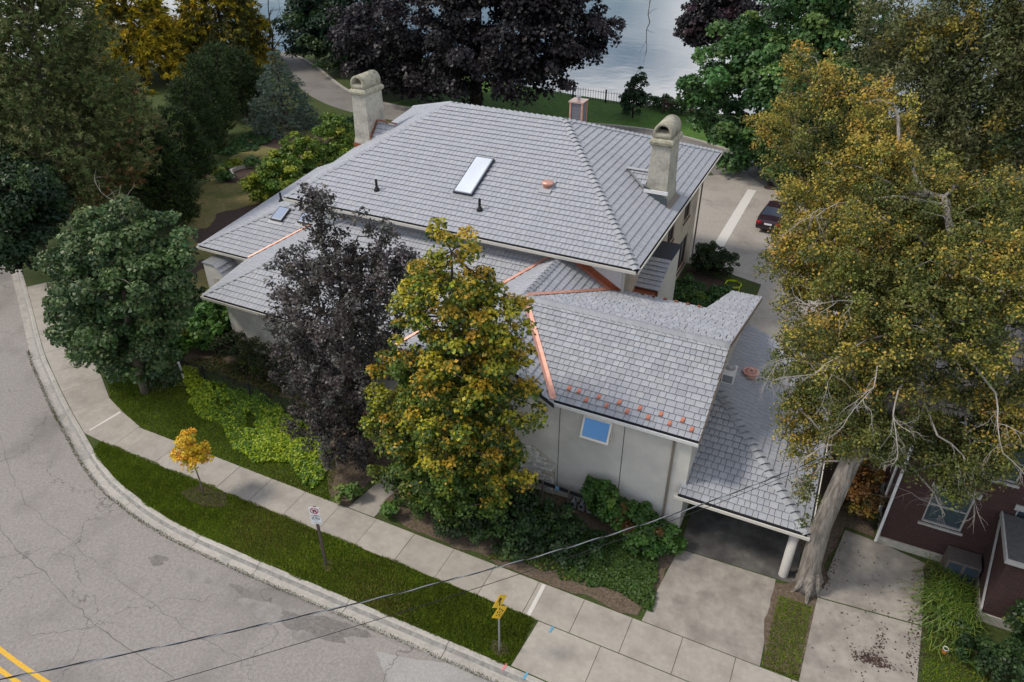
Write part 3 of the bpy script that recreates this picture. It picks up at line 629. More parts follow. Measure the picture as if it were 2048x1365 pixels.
fl = MB(); fl.prism([(-9.36, 34.86, on(mr, -9.36, 34.86).z + .35), (-8.08, 34.86, on(mr, -8.08, 34.86).z + .45), (-8.08, 34.86, on(mr, -8.08, 34.86).z + .02), (-9.36, 34.86, on(mr, -9.36, 34.86).z + .02)], (0, .05, 0)); fl.build('lead_apron', mat('lead', (.10, .12, .13), .5, metal=.4), ch)
MB().box(-9.34, -8.1, 34.84, 34.9, 7.92, 8.10).build('counter_flashing', M_white, ch)
fs = MB(); p0 = on(mr, -8.05, 34.85); p1 = on(mr, -8.05, 36.9); strip(p0, p1, plane3(*mr[:3])[0], .34, M_brownpipe, 'side_flashing', ch, .065)
# cricket behind the right chimney
ck = [Vector((-9.32, 34.95, 7.98)), Vector((-9.32, 36.7, 7.98)), Vector((-10.6, 35.85, 8.62)), Vector((-9.32, 35.85, 8.62))]
k1, k2 = [ck[0], ck[3], ck[2]], [ck[1], ck[2], ck[3]]
crk = deck([k1, k2], 'cricket', .3); slates([ck[0], ck[3], ck[2]], EU, .30, crk); slates([ck[1], ck[3], ck[2]], EU, .30, crk)
strip(ck[0], ck[2], (.3, -.3, 1), .14, M_galv, 'flashing', crk, .08); strip(ck[2] + Vector((0, 0, .05)), ck[3] + Vector((0, 0, .05)), (0, 0, 1), .3, M_cap, 'ridge_strip', crk, .02)
chl = chimney(-27.62, 37.35, 1.0, 1.85, 6.5, 11.4, 0, 'pale concrete chimney with vaulted cap on the left roof edge')
MB().box(-28.25, -27.0, 36.33, 36.36, 6.9, 7.35).build('copper_apron', M_copper_old, chl)
ck = [Vector((-27.0, 36.4, 7.62)), Vector((-27.0, 38.3, 7.62)), Vector((-25.6, 37.35, 8.45)), Vector((-27.0, 37.35, 8.5))]
k1, k2 = [ck[0], ck[3], ck[2]], [ck[1], ck[2], ck[3]]
crk = deck([k1, k2], 'cricket', .3); slates([ck[0], ck[3], ck[2]], EU, .30, crk)
strip(ck[0] + Vector((0, 0, .03)), ck[3] + Vector((0, 0, .1)), (-.5, -.3, 1), .2, M_copper_old, 'flashing', crk, .08); strip(ck[2] + Vector((0, 0, .06)), ck[3] + Vector((0, 0, .1)), (0, 0, 1), .26, M_copper_old, 'flashing', crk, .05)
# copper trimmed flue box behind the ridge
fb = MB().box(-16.35, -15.6, 42.3, 43.05, 7.6, 9.75).build('flue_box', mat('grey_boards', (.17, .165, .18), .7, var=.1), house)
for x, y in ((-16.35, 42.3), (-15.6, 42.3), (-15.6, 43.05), (-16.35, 43.05)): MB().box(x - .05, x + .05, y - .05, y + .05, 7.6, 9.755).build('corner_trim', M_copper, fb)
MB().box(-16.45, -15.5, 42.2, 43.15, 9.757, 9.84).build('cap_sheet', mat('bright_copper', (.80, .55, .45), .3, metal=.8), fb)
MB().lathe((-15.98, 42.68, 9.84), [(.1, 0), (.1, .16), (.17, .17), (.17, .25), (.02, .3)], 14).build('flue_pipe', M_galv, fb)
for k in range(9): MB().box(-16.362, -15.588, 42.288, 42.30 - .001, 8.0 + k * .19, 8.0 + k * .19 + .17).build('cladding_board', mat('grey_boards', (0, 0, 0)), fb)

# --- cross gable and garage wing
GY0, GZ0, GS = 20.62, 4.95, (6.7 - 4.95) / (24.48 - 20.62); GYR = 24.48; XR = -2.65
plgf = plane3(Vector((-8, GY0, GZ0)), Vector((-3, GY0, GZ0)), Vector((-5, GYR, RZ))); SB = .31
plgb = plane3(Vector((-8, GYR, RZ)), Vector((-3, GYR, RZ)), Vector((-5, GYR + 1, RZ - SB)))
J = Vector((RX, GYR, RZ)); VL = meet(plgf, plgr, GY0); VB = meet(plgb, plgr, 29.05)
FY = 20.45
gl = [Vector((RX, FY, RZ)), Vector((RX, 29.05, RZ)), GV1, GV0, Vector((GV0.x, FY, GV0.z))]
gr1 = [Vector((RX, FY, RZ)), meet(plgf, plgr, FY), J]; gr2 = [J, VB, Vector((RX, 29.05, RZ))]
gf = [VL, Vector((XR, GY0, GZ0)), Vector((XR, GYR, RZ)), J]
zb_ = lambda y: RZ - SB * (y - GYR)
YB = 29.45
gb1 = [J, Vector((XR, GYR, RZ)), Vector((XR, YB, zb_(YB))), meet(plgb, plgr, YB)]
gb2 = [Vector((XR, YB, zb_(YB))), Vector((XR, 34.5, zb_(34.5))), Vector((-4.15, 34.5, zb_(34.5))), Vector((-4.5, YB, zb_(YB)))]
groof = deck([gl[:2] + gl[2:], gr1, gr2, gf, gb1, gb2], 'garage_roof')
slates(gl, EV, .28, groof); slates(gr1, EV, .28, groof); slates(gr2, EV, .30, groof, lift=.046)
slates(gf, EU, .262, groof, single=lambda r, a: r < 5, tonevar=.10, widths=(.19, .24, .24, .30, .36)); slates(gb1, EU, .27, groof, tonevar=.12, gp_=.018, widths=(.24, .3)); slates(gb2, EU, .27, groof, tonevar=.12, gp_=.018, widths=(.24, .3))
caps(J, Vector((XR, GYR, RZ)), ddown(gf), ddown(gb1), groof, expo=.30, wd=.22); caps(J - Vector((0, .15, 0)), Vector((RX, FY, RZ)), ddown(gl), ddown(gr1), groof, expo=.3, wd=.2)
caps(J + Vector((0, .1, 0)), Vector((RX, 28.95, RZ)), ddown(gl), ddown(gr2), groof, expo=.30, wd=.2)
valley(VL, J, plgf[0], plgr[0], .34, M_copper, groof)
valley(J + (VB - J) * .04, VB, plgb[0], plgr[0], .26, M_copper, groof)
p0, p1 = Vector((RX + .55, 28.93, zg(RX + .55))), Vector((-8.35, 28.93, zg(-8.35)))
MB().prism([p0 + Vector((0, 0, .02)), p1 + Vector((0, 0, .02)), p1 + Vector((0, .03, .42)), p0 + Vector((0, .03, .42))], (0, .02, 0)).build('step_flashing', M_copper_old, groof)
strip(p0 + Vector((0, -.1, 0)), p1 + Vector((0, -.1, 0)), plgr[0], .2, M_copper, 'flashing', groof, .075)
gutter((VL.x + .05, GY0, GZ0), (XR + .02, GY0, GZ0), (0, -1, 0), M_white)
# snow guards: two staggered rows of copper
gd = MB(); gn = plgf[0]; sdir = Vector((0, 1, GS)).normalized()
gverts = []
for k in range(13):
    row = (k + 1) % 2; x = -7.75 + .395 * k; y = GY0 + (.38 if row else .62) + (.25 if k < 1 else 0); p = Vector((x, y, zon(plgf, x, y))) + gn * .055
    g_ = MB().box(-.065, .065, -.14, .06, 0, .012).box(-.065, .065, -.155, -.135, 0, .11).box(-.045, .045, -.135, -.05, .012, .075)
    Mx = Matrix.Translation(p) @ Matrix(((1, 0, 0, 0), (0, sdir.y, gn.y, 0), (0, sdir.z, gn.z, 0), (0, 0, 0, 1)))
    MB().add([Mx @ v for v in g_.v], g_.f).build('snow_guard', mat('red_copper', (.62, .23, .15), .45, metal=.4), groof)
for k in range(6):
    x = -7.4 + .52 * k; MB().box(x - .07, x + .07, YB - .16, YB - .05, zb_(YB) + .10, zb_(YB) + .16).build('snow_guard', M_copper_old, groof)
strip((-8.6, YB - .03, zb_(YB)), (-4.55, YB - .03, zb_(YB)), plgb[0], .08, M_copper_old, 'eave_flashing', groof, .06)
# walls of gable and garage
WG = -2.86
gh = [(-6.95 + 17.0, -5.83 + 17.0, 3.70, 4.62)]
front = wall((-8.0, 20.8), (WG, 20.8), 0, 4.80, M_stucco, [(1.05, 2.17, 3.72, 4.60)], name='garage_wall', trim=False)
MB().prism([(-17.0, 20.8, 0), (-8.002, 20.8, 0), (-8.002, 20.8, 4.72), (RX, 20.8, 6.55), (-17.0, 20.8, 3.2)], (0, .2, 0)).build('gable_wall', M_stucco, house)
wall((-17.0, 23.7), (-17.0, 21.01), 0, 3.15, M_stucco)
wall((WG, 20.8), (WG, 34.2), 0, 3.55, M_stucco, name='garage_side_wall')
MB().prism([(WG, 21.03, 3.552), (WG, 34.2, 3.552), (WG, 34.2, zb_(34.2) - .17), (WG, GYR, RZ - .17), (WG, 21.03, GZ0 + .09)], (-.2, 0, 0)).build('garage_side_wall', M_stucco, house)
wall((WG, 34.2), (-4.1, 34.2), 0, 3.2, M_stucco); wall((-4.1, 34.2), (-4.3, 29.2), 0, 3.2, M_stucco); wall((-4.3, 29.2), (-8.3, 29.2), 0, 4.9, M_stucco)
for a_, b_ in ((Vector((XR, GY0, GZ0)), Vector((XR, GYR, RZ))), (Vector((XR, GYR, RZ)), Vector((XR, 34.5, zb_(34.5))))):
    MB().prism([a_ + Vector((.0, 0, .03)), b_ + Vector((.0, 0, .03)), b_ + Vector((0, 0, -.16)), a_ + Vector((0, 0, -.16))], (.03, 0, 0)).build('barge_board', mat('brown_barge', (.23, .17, .13), .6), house)
    MB().prism([a_ + Vector((-.21, 0, -.165)), b_ + Vector((-.21, 0, -.165)), b_ + Vector((0, 0, -.165)), a_ + Vector((0, 0, -.165))], (0, 0, -.02)).build('verge_soffit', M_cream, house)
for x in (-7.93, -5.36): MB().box(x - .012, x + .012, 20.794, 20.799, .1, 4.78).build('control_joint', M_dark, house)
MB().tube([(-3.5, 20.60, 4.82), (-3.5, 20.74, 4.62), (-3.5, 20.74, .15)], .05).build('downspout', M_brownpipe, house)
# awning window, pushed open
win = MB(); x0, x1 = -6.95, -5.83
wroot = MB().box(x0, x1, 20.78, 20.86, 4.55, 4.60).box(x0, x1, 20.78, 20.86, 3.72, 3.77).box(x0, x0 + .05, 20.78, 20.86, 3.77, 4.55).box(x1 - .05, x1, 20.78, 20.86, 3.77, 4.55).build('window', M_cream, house)
MB().box(x0 + .05, x1 - .05, 20.9, 20.92, 3.77, 4.55).build('dark_room', M_dark, wroot)
Mx = Matrix.Translation((0, 20.77, 4.58)) @ Matrix.Rotation(R(-24), 4, 'X')
sash = MB().box(x0 + .0, x1, -.05, 0, -.07, 0, Mx).box(x0, x1, -.05, 0, -.88, -.80, Mx).box(x0, x0 + .07, -.05, 0, -.80, -.07, Mx).box(x1 - .07, x1, -.05, 0, -.80, -.07, Mx).build('sash', M_cream, wroot)
MB().box(x0 + .07, x1 - .07, -.03, -.02, -.80, -.07, Mx).build('pane', M_skytint_glass, sash)
# rubble stone panel, each stone laid up
sp = MB().prism([(-10.4, 20.79, 0), (-8.02, 20.79, 0), (-8.02, 20.79, 1.72), (-8.9, 20.79, 2.25), (-10.4, 20.79, 2.25)], (0, -.05, 0)).build('stone_panel', M_conc_old, house)
z = .05; rows_ = []
while z < 2.2:
    h = random.uniform(.09, .17); x = -10.4 + random.uniform(0, .1)
    while x < -8.1:
        wd = random.uniform(.16, .44); xe = min(x + wd, -8.04)
        if z + h < (1.70 if xe > -8.3 else 1.72 + (-8.02 - xe) * .6) and z + h < 2.26:
            d = random.uniform(.02, .06); j = lambda: random.uniform(-.012, .012)
            f0 = [(x + .008, z + .006), (xe - .008, z + .006), (xe - .008, z + h - .006), (x + .008, z + h - .006)]
            V = [(p[0] + j(), 20.738, p[1] + j()) for p in f0]; V += [(v[0] * .86 + (x + xe) / 2 * .14, 20.738 - d, v[2] * .8 + (z + h / 2) * .2) for v in V]
            obj('stone', V, [(4, 5, 6, 7)] + [(i, (i + 1) % 4, 4 + (i + 1) % 4, 4 + i) for i in range(4)], mat('buff_stone', (.50, .42, .28), .95, var=.2, bump=.5) if random.random() < .06 else M_stone, sp)
        x = xe
    z += h
# bay on the right side wall, lead flat above a slated slope
bay = MB().prism([(-8.36, 31.45, 0), (-7.2, 31.45, 0), (-7.2, 35.2, 0), (-8.36, 35.2, 0)], (0, 0, 4.40)).build('side_bay', M_stucco, house)
MB().prism([(-7.2, 31.45, 4.402), (-7.2, 35.2, 4.402), (-7.2, 35.2, 5.22), (-7.2, 33.3, 5.20)], (-1.15, 0, 0)).build('bay_upper', M_stucco, house)
bp = [Vector((-8.36, 31.40, 4.42)), Vector((-7.14, 31.40, 4.42)), Vector((-7.14, 33.3, 5.24)), Vector((-8.36, 33.3, 5.24))]
slates(bp, EU, .30, groof); MB().prism([(-8.36, 33.28, 5.23), (-7.12, 33.28, 5.23), (-7.12, 35.26, 5.25), (-8.36, 35.26, 5.25)], (0, 0, .04)).build('bay_flat_roof', mat('membrane', (.045, .05, .06), .6), house)
MB().box(-8.40, -7.19, 31.41, 31.447, 3.6, 4.40).build('copper_panel', M_copper_old, house); MB().box(-8.9, -7.3, 29.5, 31.4, 4.3, 4.36).build('copper_tray', M_copper_old, house)

# --- carport
CZ = 2.5; CY = 20.38; c0, c1 = Vector((-3.02, CY, CZ)), Vector((1.52, CY, CZ)); HT = Vector((WG, 25.3, 4.0)); CB = Vector((1.52, 31.0, CZ)); HB = Vector((WG, 31.0, 4.0))
cf = [c0, c1, HT]; cr = [c1, CB, HB, HT]
croof = deck([cf, cr], 'carport_roof', .14)
slates(cf, EU, .290, croof, single=lambda r, a: r < 10, tonevar=.08, widths=(.19, .24, .24, .30)); slates(cr, EV, .29, croof, lift=.045)
caps(c1, HT, ddown(cf), ddown(cr), croof, expo=.30, wd=.2)
gutter(c0 - Vector((.12, 0, 0)), c1 + Vector((.1, 0, 0)), (0, -1, 0)); gutter(c1, CB, (1, 0, 0))
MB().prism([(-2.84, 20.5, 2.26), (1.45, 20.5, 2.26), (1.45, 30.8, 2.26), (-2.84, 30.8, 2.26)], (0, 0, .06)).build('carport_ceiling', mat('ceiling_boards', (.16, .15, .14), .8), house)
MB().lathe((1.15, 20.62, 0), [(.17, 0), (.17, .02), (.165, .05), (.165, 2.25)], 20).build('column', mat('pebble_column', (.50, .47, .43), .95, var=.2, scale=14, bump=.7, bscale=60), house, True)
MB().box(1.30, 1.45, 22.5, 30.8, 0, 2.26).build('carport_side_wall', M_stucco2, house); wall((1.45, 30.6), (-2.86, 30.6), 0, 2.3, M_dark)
cvx = on(cr, -1.9, 27.3); q = MB().lathe(cvx, [(.24, .0), (.24, .2), (.34, .21), (.34, .26), (.30, .26)], 20).build('roof_vent', M_copper, house)
for k in range(7):
    a_ = k * .9; MB().box(-.02, .02, -.26, .26, .265, .30, Matrix.Translation(cvx) @ Matrix.Rotation(a_, 4, 'Z')).build('cowl_bar', M_copper, q)
for V, F, c, par in singles:
    o = obj('slate', V, F, M_slate, par); set_col(o, [c] * len(V))
me = bpy.data.meshes.new('slates'); rl = root_loc(house); me.from_pydata([tuple(v - rl) for v in SV], [], SF); me.update(); me.materials.append(M_slate)
so = link(bpy.data.objects.new('slates', me), house); set_col(so, SC); so['kind'] = 'stuff'
print('slates single', len(singles), 'mass', len(SF))

# ------------------------------------------------------------------ vegetation
def frame(n):
    r = rng.normal(0, 1, n.shape); a = unit(r - n * (r * n).sum(1, keepdims=True)); return a, np.cross(n, a)
def leaf_quads(P, Nn, A, size, wid=.42, fold=.18):
    """kite leaves: centre P, normal Nn, axis A"""
    B = np.cross(Nn, A); s = np.asarray(size).reshape(-1, 1)
    return np.stack([P - A * s * .5, P + B * s * wid - Nn * s * fold + A * s * .05, P + A * s * .55 - Nn * s * fold * .6, P - B * s * wid - Nn * s * fold + A * s * .05], 1)
def palette(pal, n, jit=.22, w_=None):
    c = np.array(pal)[rng.choice(len(pal), n, p=w_)]; return c * rng.uniform(1 - jit, 1 + jit, (n, 1)) * rng.uniform(.93, 1.07, (n, 3))
def puff_leaves(C, Rr, per, size, cols, flat=.75, droop=0., shell=.55, up=.45, rnd=.55, wid=.42, jit=.22, tipc=None, tipw=None):
    """leaf puffs round centres C with radii Rr"""
    per_ = np.maximum(3, (per * (Rr / Rr.mean()) ** 2)).astype(int); idx = np.repeat(np.arange(len(C)), per_); n = len(idx)
    d = unit(rng.normal(0, 1, (n, 3))); d[:, 2] = np.where(d[:, 2] < -.35, -d[:, 2], d[:, 2])
    rr = shell + (1 - shell) * rng.uniform(0, 1, n) ** .6
    off = d * (rr * Rr[idx])[:, None]; off[:, 2] *= flat
    P = C[idx] + off; P[:, 2] -= droop * (off[:, :2] ** 2).sum(1) / Rr[idx]
    Nn = unit(d * .75 + np.array([0, 0, up]) + rng.normal(0, rnd, (n, 3))); A, _ = frame(Nn); A = unit(A + d * .6 - np.array([0, 0, .4])); A = unit(A - Nn * (A * Nn).sum(1, keepdims=True))
    s = size * rng.uniform(.7, 1.25, n)
    cl = cols[idx]
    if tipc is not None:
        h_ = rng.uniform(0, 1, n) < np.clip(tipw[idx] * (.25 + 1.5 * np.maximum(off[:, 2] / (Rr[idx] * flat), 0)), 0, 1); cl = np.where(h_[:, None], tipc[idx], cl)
    c = cl * rng.uniform(1 - jit, 1 + jit, (n, 1)) * rng.uniform(.92, 1.08, (n, 3))
    return leaf_quads(P, Nn, A, s, wid), c
def sample_lobes(lobes, n, lo=.35, hi=1.0, sep=.0):
    L = np.array(lobes, float)
    if L.shape[1] == 4: L = np.c_[L[:, :3], L[:, 3], L[:, 3], L[:, 3] * .9]
    wgt = L[:, 3] * L[:, 4] * L[:, 5]; wgt = wgt ** .8; wgt /= wgt.sum(); k = rng.choice(len(L), n, p=wgt)
    d = unit(rng.normal(0, 1, (n, 3))); r = lo + (hi - lo) * rng.uniform(0, 1, n) ** .55
    P = L[k, :3] + d * r[:, None] * L[k, 3:6]
    if sep:
        keep = []
        for i in range(n):
            if all(((P[i] - P[j]) ** 2).sum() > sep * sep for j in keep[-260:]): keep.append(i)
        P = P[keep]
    return P
def branches(trunk, tips, m, parent, r_tip=.012, curve=.25, expo=.42, sides=5, bias=.55, name='trunk'):
    """limbs: every tip joins the nearest skeleton node that lies nearer the trunk"""
    T = [np.array(p[:3], float) for p in trunk]; TR = [p[3] for p in trunk]
    pts = []; rad = []; par = []
    for i in range(len(T)): pts.append(T[i]); rad.append(TR[i]); par.append(i - 1)
    nT = len(pts); tips = np.asarray(tips)
    dT = np.min([np.linalg.norm(tips - t, axis=1) for t in T[1:]], axis=0); order = np.argsort(dT)
    A = np.zeros((len(tips) + nT, 3)); A[:nT] = T; cost = np.zeros(len(A)); cnt = nT
    for i in order:
        t = tips[i]; d = np.linalg.norm(A[:cnt] - t, axis=1) + bias * cost[:cnt]; d[:1] += 5
        up = A[:cnt, 2] - t[2]; d += np.maximum(up, 0) * .5; k = int(np.argmin(d)); A[cnt] = t; cost[cnt] = cost[k] + np.linalg.norm(A[k] - t) * .55; pts.append(t); par.append(k); rad.append(0); cnt += 1
    ch = np.zeros(cnt)
    for i in range(cnt - 1, nT - 1, -1): ch[i] += 1; ch[par[i]] += ch[i]
    mb = MB(); mb.tube([Vector(p) for p in T], TR, 10)
    for i in range(nT, cnt):
        a, b = Vector(pts[par[i]]), Vector(pts[i]); r1 = r_tip * max(ch[i], 1) ** expo; r0 = r_tip * (max(ch[i], 1) + 1.5) ** expo
        r0 = min(r0 * 1.15, (TR[par[i]] * .75 if par[i] < nT else 9)); Ln = (b - a).length
        mid = a.lerp(b, .5) + Vector(rng.normal(0, 1, 3)) * Ln * .08 + Vector((0, 0, Ln * curve * .35)); mb.tube([a, mid, b], [r0, (r0 + r1) / 2, r1], sides, False)
    return mb.build(name, m, parent, True)
def tree(name, label, trunk, lobes, nclump, rclump, per, size, pal, tips=None, tipfn=None, bark=None, group=None, cat='tree', sep=.0, lo=.35, up=.45, flat=.75, shell=.5, droop=0., wid=.42, rnd=.55, cjit=.16, r_tip=.012, matl=None, limb_every=1, jit=.22, trunkname='trunk', leaftips=False, hi=1.0):
    root = empty(name, tuple(trunk[0][:3]), label, cat, group)
    Cc = sample_lobes(lobes, nclump, lo, hi, sep=sep); Cc = Cc[Cc[:, 2] > .25]
    Rr = rclump * rng.uniform(.7, 1.3, len(Cc)); cols = palette(pal, len(Cc), cjit)
    tipc = tipw = None
    if tips is not None and leaftips: tipw = np.clip(tipfn(Cc), 0, 1); tipc = palette(tips, len(Cc), cjit)
    elif tips is not None:
        pr = np.clip(tipfn(Cc), 0, 1); hit = rng.uniform(0, 1, len(Cc)) < pr; cols[hit] = palette(tips, hit.sum(), cjit)
    branches(trunk, Cc[::limb_every], bark or M_bark, root, r_tip, name=trunkname)
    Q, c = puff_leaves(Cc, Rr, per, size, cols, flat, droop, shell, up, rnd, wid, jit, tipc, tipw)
    mesh_np('crown', Q.reshape(-1, 3), 4, matl or M_leaf, root, c); return root

# --- yellowing maple in front of the gable
YL = [(-10.9, 18.3, 12.0, .9), (-10.9, 18.2, 10.6, 1.4), (-11.8, 18.2, 9.5, 1.4), (-9.5, 18.6, 9.3, 1.15), (-10.5, 17.8, 8.5, 2.1), (-12.6, 18.0, 6.2, 1.6), (-9.0, 18.6, 7.5, 1.1), (-13.3, 17.8, 4.1, 1.3), (-11.1, 17.6, 5.0, 2.3), (-9.1, 17.9, 5.8, 1.5), (-13.6, 17.8, 1.9, 1.0), (-10.9, 17.7, 2.7, 2.2), (-8.9, 17.9, 3.6, 1.1), (-11.7, 17.6, 1.4, 1.2), (-10.9, 18.2, 7, 2)]  # most crown lobes, here and below, unprojected from image pixels at assumed depths
YG = [(.090, .142, .018), (.068, .115, .017), (.12, .165, .02), (.055, .095, .015)]
YT = [(.42, .34, .026), (.36, .32, .026), (.44, .32, .028), (.28, .28, .025), (.46, .29, .03)]
def ytip(C): return np.clip(-.02 + .088 * (C[:, 2] - 2.5) + .34 * np.clip((np.hypot(C[:, 0] + 11.1, C[:, 1] - 18) - .9) / 2.2, 0, 1) * (C[:, 2] > 1.5) + .38 * vnoise(C, 1.3, 3), 0.02, .9)
tree('maple_tree', 'tall maple turning yellow and orange in front of the stucco gable', [(-11.0, 18.4, 0, .20), (-11.05, 18.4, 2, .17), (-11.0, 18.35, 5, .14), (-10.95, 18.3, 8, .09), (-10.9, 18.3, 11.6, .03)], YL, 640, .40, 105, .135, YG, YT, ytip, M_barkdark, sep=.30, lo=.32, flat=.85, shell=.35, rnd=.65, leaftips=True)
# --- purple leaved tree beside it
PL = [(-17.0, 19.4, 11.3, .7), (-17.4, 19.5, 10.3, .45), (-14.7, 19.8, 10.6, .55), (-16.3, 19.6, 9.2, 1.15), (-18.6, 19.6, 8.1, 1.2), (-16.0, 19.2, 7.9, 1.7), (-14.5, 19.8, 9.0, 1.1), (-18.4, 19.0, 6.5, 1.2), (-16.6, 19.0, 4.9, 1.8), (-18.7, 18.9, 4.4, 1.2), (-17.1, 18.6, 2.7, 1.7), (-16.4, 18.4, 1.2, 1.1), (-15.4, 19.3, 6.2, 1.4), (-19.6, 19.4, 7.2, .6), (-17.4, 19.4, 11.9, .35), (-15.2, 19.7, 11.2, .4), (-14.0, 19.8, 9.9, .5), (-19.8, 19.2, 5.6, .5)]
PP = [(.072, .063, .056), (.056, .049, .044), (.098, .088, .080), (.045, .039, .036)]
tree('purple_beech', 'upright purple leaved tree with greyish foliage left of the yellowing maple', [(-16.4, 19.3, 0, .16), (-16.4, 19.3, 1.5, .14), (-16.6, 19.3, 4, .11), (-16.5, 19.4, 7, .07), (-16.6, 19.5, 10, .03)], PL, 900, .30, 42, .12, PP, [(.135, .128, .122), (.13, .112, .104)], lambda C: .3 + .2 * vnoise(C, 1., 5), M_barkdark, lo=.2, hi=1.18, flat=1.4, shell=.1, up=.6, rnd=.8, r_tip=.009)
# --- dark green maple on the left corner
ML = [(-27.4, 18.8, 8.6, 1.7), (-26.2, 19.2, 8.5, 1.4), (-30.0, 18.8, 6.2, 2.2), (-26.0, 18.6, 7.0, 2.0), (-28.0, 18.3, 5.2, 2.7), (-31.9, 18.6, 3.5, 1.7), (-26.0, 18.8, 5.1, 1.3), (-32.6, 19.2, 4.3, 1.5), (-27.4, 18.2, 3.0, 1.6), (-30.2, 18.2, 3.0, 1.5), (-25.1, 19.3, 8.0, .9), (-32.9, 18.6, 2.6, 1.1), (-31.3, 18.3, 2.2, 1.0), (-33.4, 19.4, 3.0, 1.2), (-28.4, 17.9, 2.0, .9)]
MG = [(.058, .112, .034), (.044, .092, .030), (.075, .135, .042), (.036, .072, .026)]
tree('maple_tree', 'dark green maple on the lawn at the bend of the sidewalk', [(-28.9, 18.55, 0, .24), (-28.9, 18.55, 1.4, .20), (-28.8, 18.6, 3, .16), (-28.4, 18.6, 5, .11), (-27.8, 18.8, 8, .04)], ML, 500, .50, 120, .18, MG, [(.15, .20, .075), (.13, .18, .065)], lambda C: .35 + .1 * vnoise(C, .9, 2), M_bark, sep=.38, leaftips=True, lo=.4)  # pale tips on the clump tops paint sunlit highlights into the leaves
tree('maple_tree', 'dark maple crown reaching in at the left edge over the road', [(-41.6, 23.6, 0, .25), (-41.5, 23.5, 2.5, .2), (-41, 23, 4.5, .14), (-40.6, 22.6, 7, .05)], [(-39.9, 22.2, 7.2, 1.8), (-40.4, 21.6, 5.2, 1.9), (-41.6, 23.6, 5.8, 2.2), (-40.2, 20.6, 4.0, 1.3), (-43, 23.8, 6.5, 2.4), (-42.5, 22.5, 4.2, 1.8)], 300, .6, 110, .2, [(.022, .05, .018), (.03, .06, .02), (.016, .036, .015)], [(.07, .11, .035)], lambda C: .25 * (C[:, 2] > 6.3), M_barkdark, sep=.35)
# --- young yellow street tree
tree('young_maple', 'small bright yellow young tree in mulch by the sidewalk', [(-21.0, 14.45, 0, .035), (-21.05, 14.5, .8, .03), (-21.1, 14.5, 1.6, .025), (-21.15, 14.5, 2.9, .012)], [(-21.15, 14.5, 2.55, .75, .75, .6), (-21.5, 14.3, 2.1, .5, .5, .4), (-20.7, 14.4, 2.2, .55, .55, .4), (-21.2, 14.8, 2.1, .5, .5, .4), (-21.1, 14.5, 3.0, .45, .45, .4)], 95, .19, 34, .10, [(.74, .50, .03), (.66, .45, .03), (.78, .50, .04)], [(.46, .42, .04), (.78, .40, .04)], lambda C: .35 + 0 * C[:, 0], M_bark, lo=.2, r_tip=.004)

# --- big honey coloured tree over the carport
BL = [(-2.0, 27.0, 15.7, 1.4), (-.4, 27.0, 14.5, 1.9), (-2.8, 29.0, 13.6, 1.3), (-.4, 25.0, 12.6, 1.8), (-.9, 25.0, 10.8, 1.1), (1.0, 24.0, 12.5, 1.9), (.1, 23.0, 10.1, 1.8), (1.1, 21.7, 11.4, 1.6), (-.5, 24.0, 8.0, .8), (2.1, 24.0, 10.8, 1.8), (.1, 22.5, 7.1, 1.35), (3.2, 26.0, 12.1, 2.0), (4.5, 23.0, 11.2, 1.7), (4.3, 25.0, 13.2, 1.5), (4.8, 22.0, 9.1, 1.5), (4.3, 21.0, 6.6, 1.0), (1.6, 22.0, 7.3, 1.4), (.7, 21.5, 5.6, .8), (2.4, 23.0, 8.4, 1.2), (5.9, 21.0, 8.5, 1.1), (5.2, 21.5, 7.3, 1.0), (6.5, 24, 12, 2.0), (7, 22, 10, 1.6),
      (2.0, 20.4, 7.5, 1.1), (2.7, 20.6, 8.6, 1.3), (2.8, 21.0, 11.2, 1.4), (3.2, 22.0, 12.1, 1.5), (2.2, 20.8, 11.0, 1.3), (4.1, 21.0, 10.9, 1.3), (2.6, 20.2, 7.3, .7), (.9, 20.8, 9.7, 1.5), (-.6, 23.5, 11.2, 1.6), (.4, 22.5, 12.5, 1.5), (2.2, 25.0, 13.2, 1.6), (-1.7, 26.5, 13.2, 1.3), (.4, 25.5, 13.9, 1.4), (4.1, 22.5, 12.7, 1.3), (5.1, 20.6, 6.4, .9), (1.6, 20.6, 6.7, .7), (.9, 21.2, 5.1, .8), (1.1, 20.9, 4.0, .55), (.4, 22, 6.3, .9), (1.45, 20.25, 3.1, .35), (3.4, 20.6, 6.7, .9), (4.6, 20.8, 7.3, 1.1), (5.5, 21, 6.9, .9), (-.6, 22.8, 7.2, .7), (6.2, 21, 7.6, 1)]
BT = [(2.02, 20.42, -.02, .46), (1.98, 20.45, .35, .40), (1.9, 20.5, 1.2, .35), (1.86, 20.6, 2.9, .33), (2.1, 20.8, 5.8, .31), (2.9, 21.4, 8.4, .28), (3.4, 22.0, 10.4, .22), (3.3, 23.0, 12.2, .14), (2.6, 24.3, 13.6, .08)]
BP = [(.135, .150, .034), (.105, .125, .030), (.165, .172, .038), (.085, .105, .026)]
BTP = [(.44, .33, .055), (.40, .31, .05), (.46, .30, .055), (.34, .29, .05)]
def btip(C): return np.clip(.16 + .06 * (C[:, 2] - 8) + .55 * vnoise(C, .8, 9), .02, .95)
big = empty('locust_tree', (2.02, 20.42, 0), 'huge tree with thick grey trunk and olive gold foliage over the carport', 'tree')
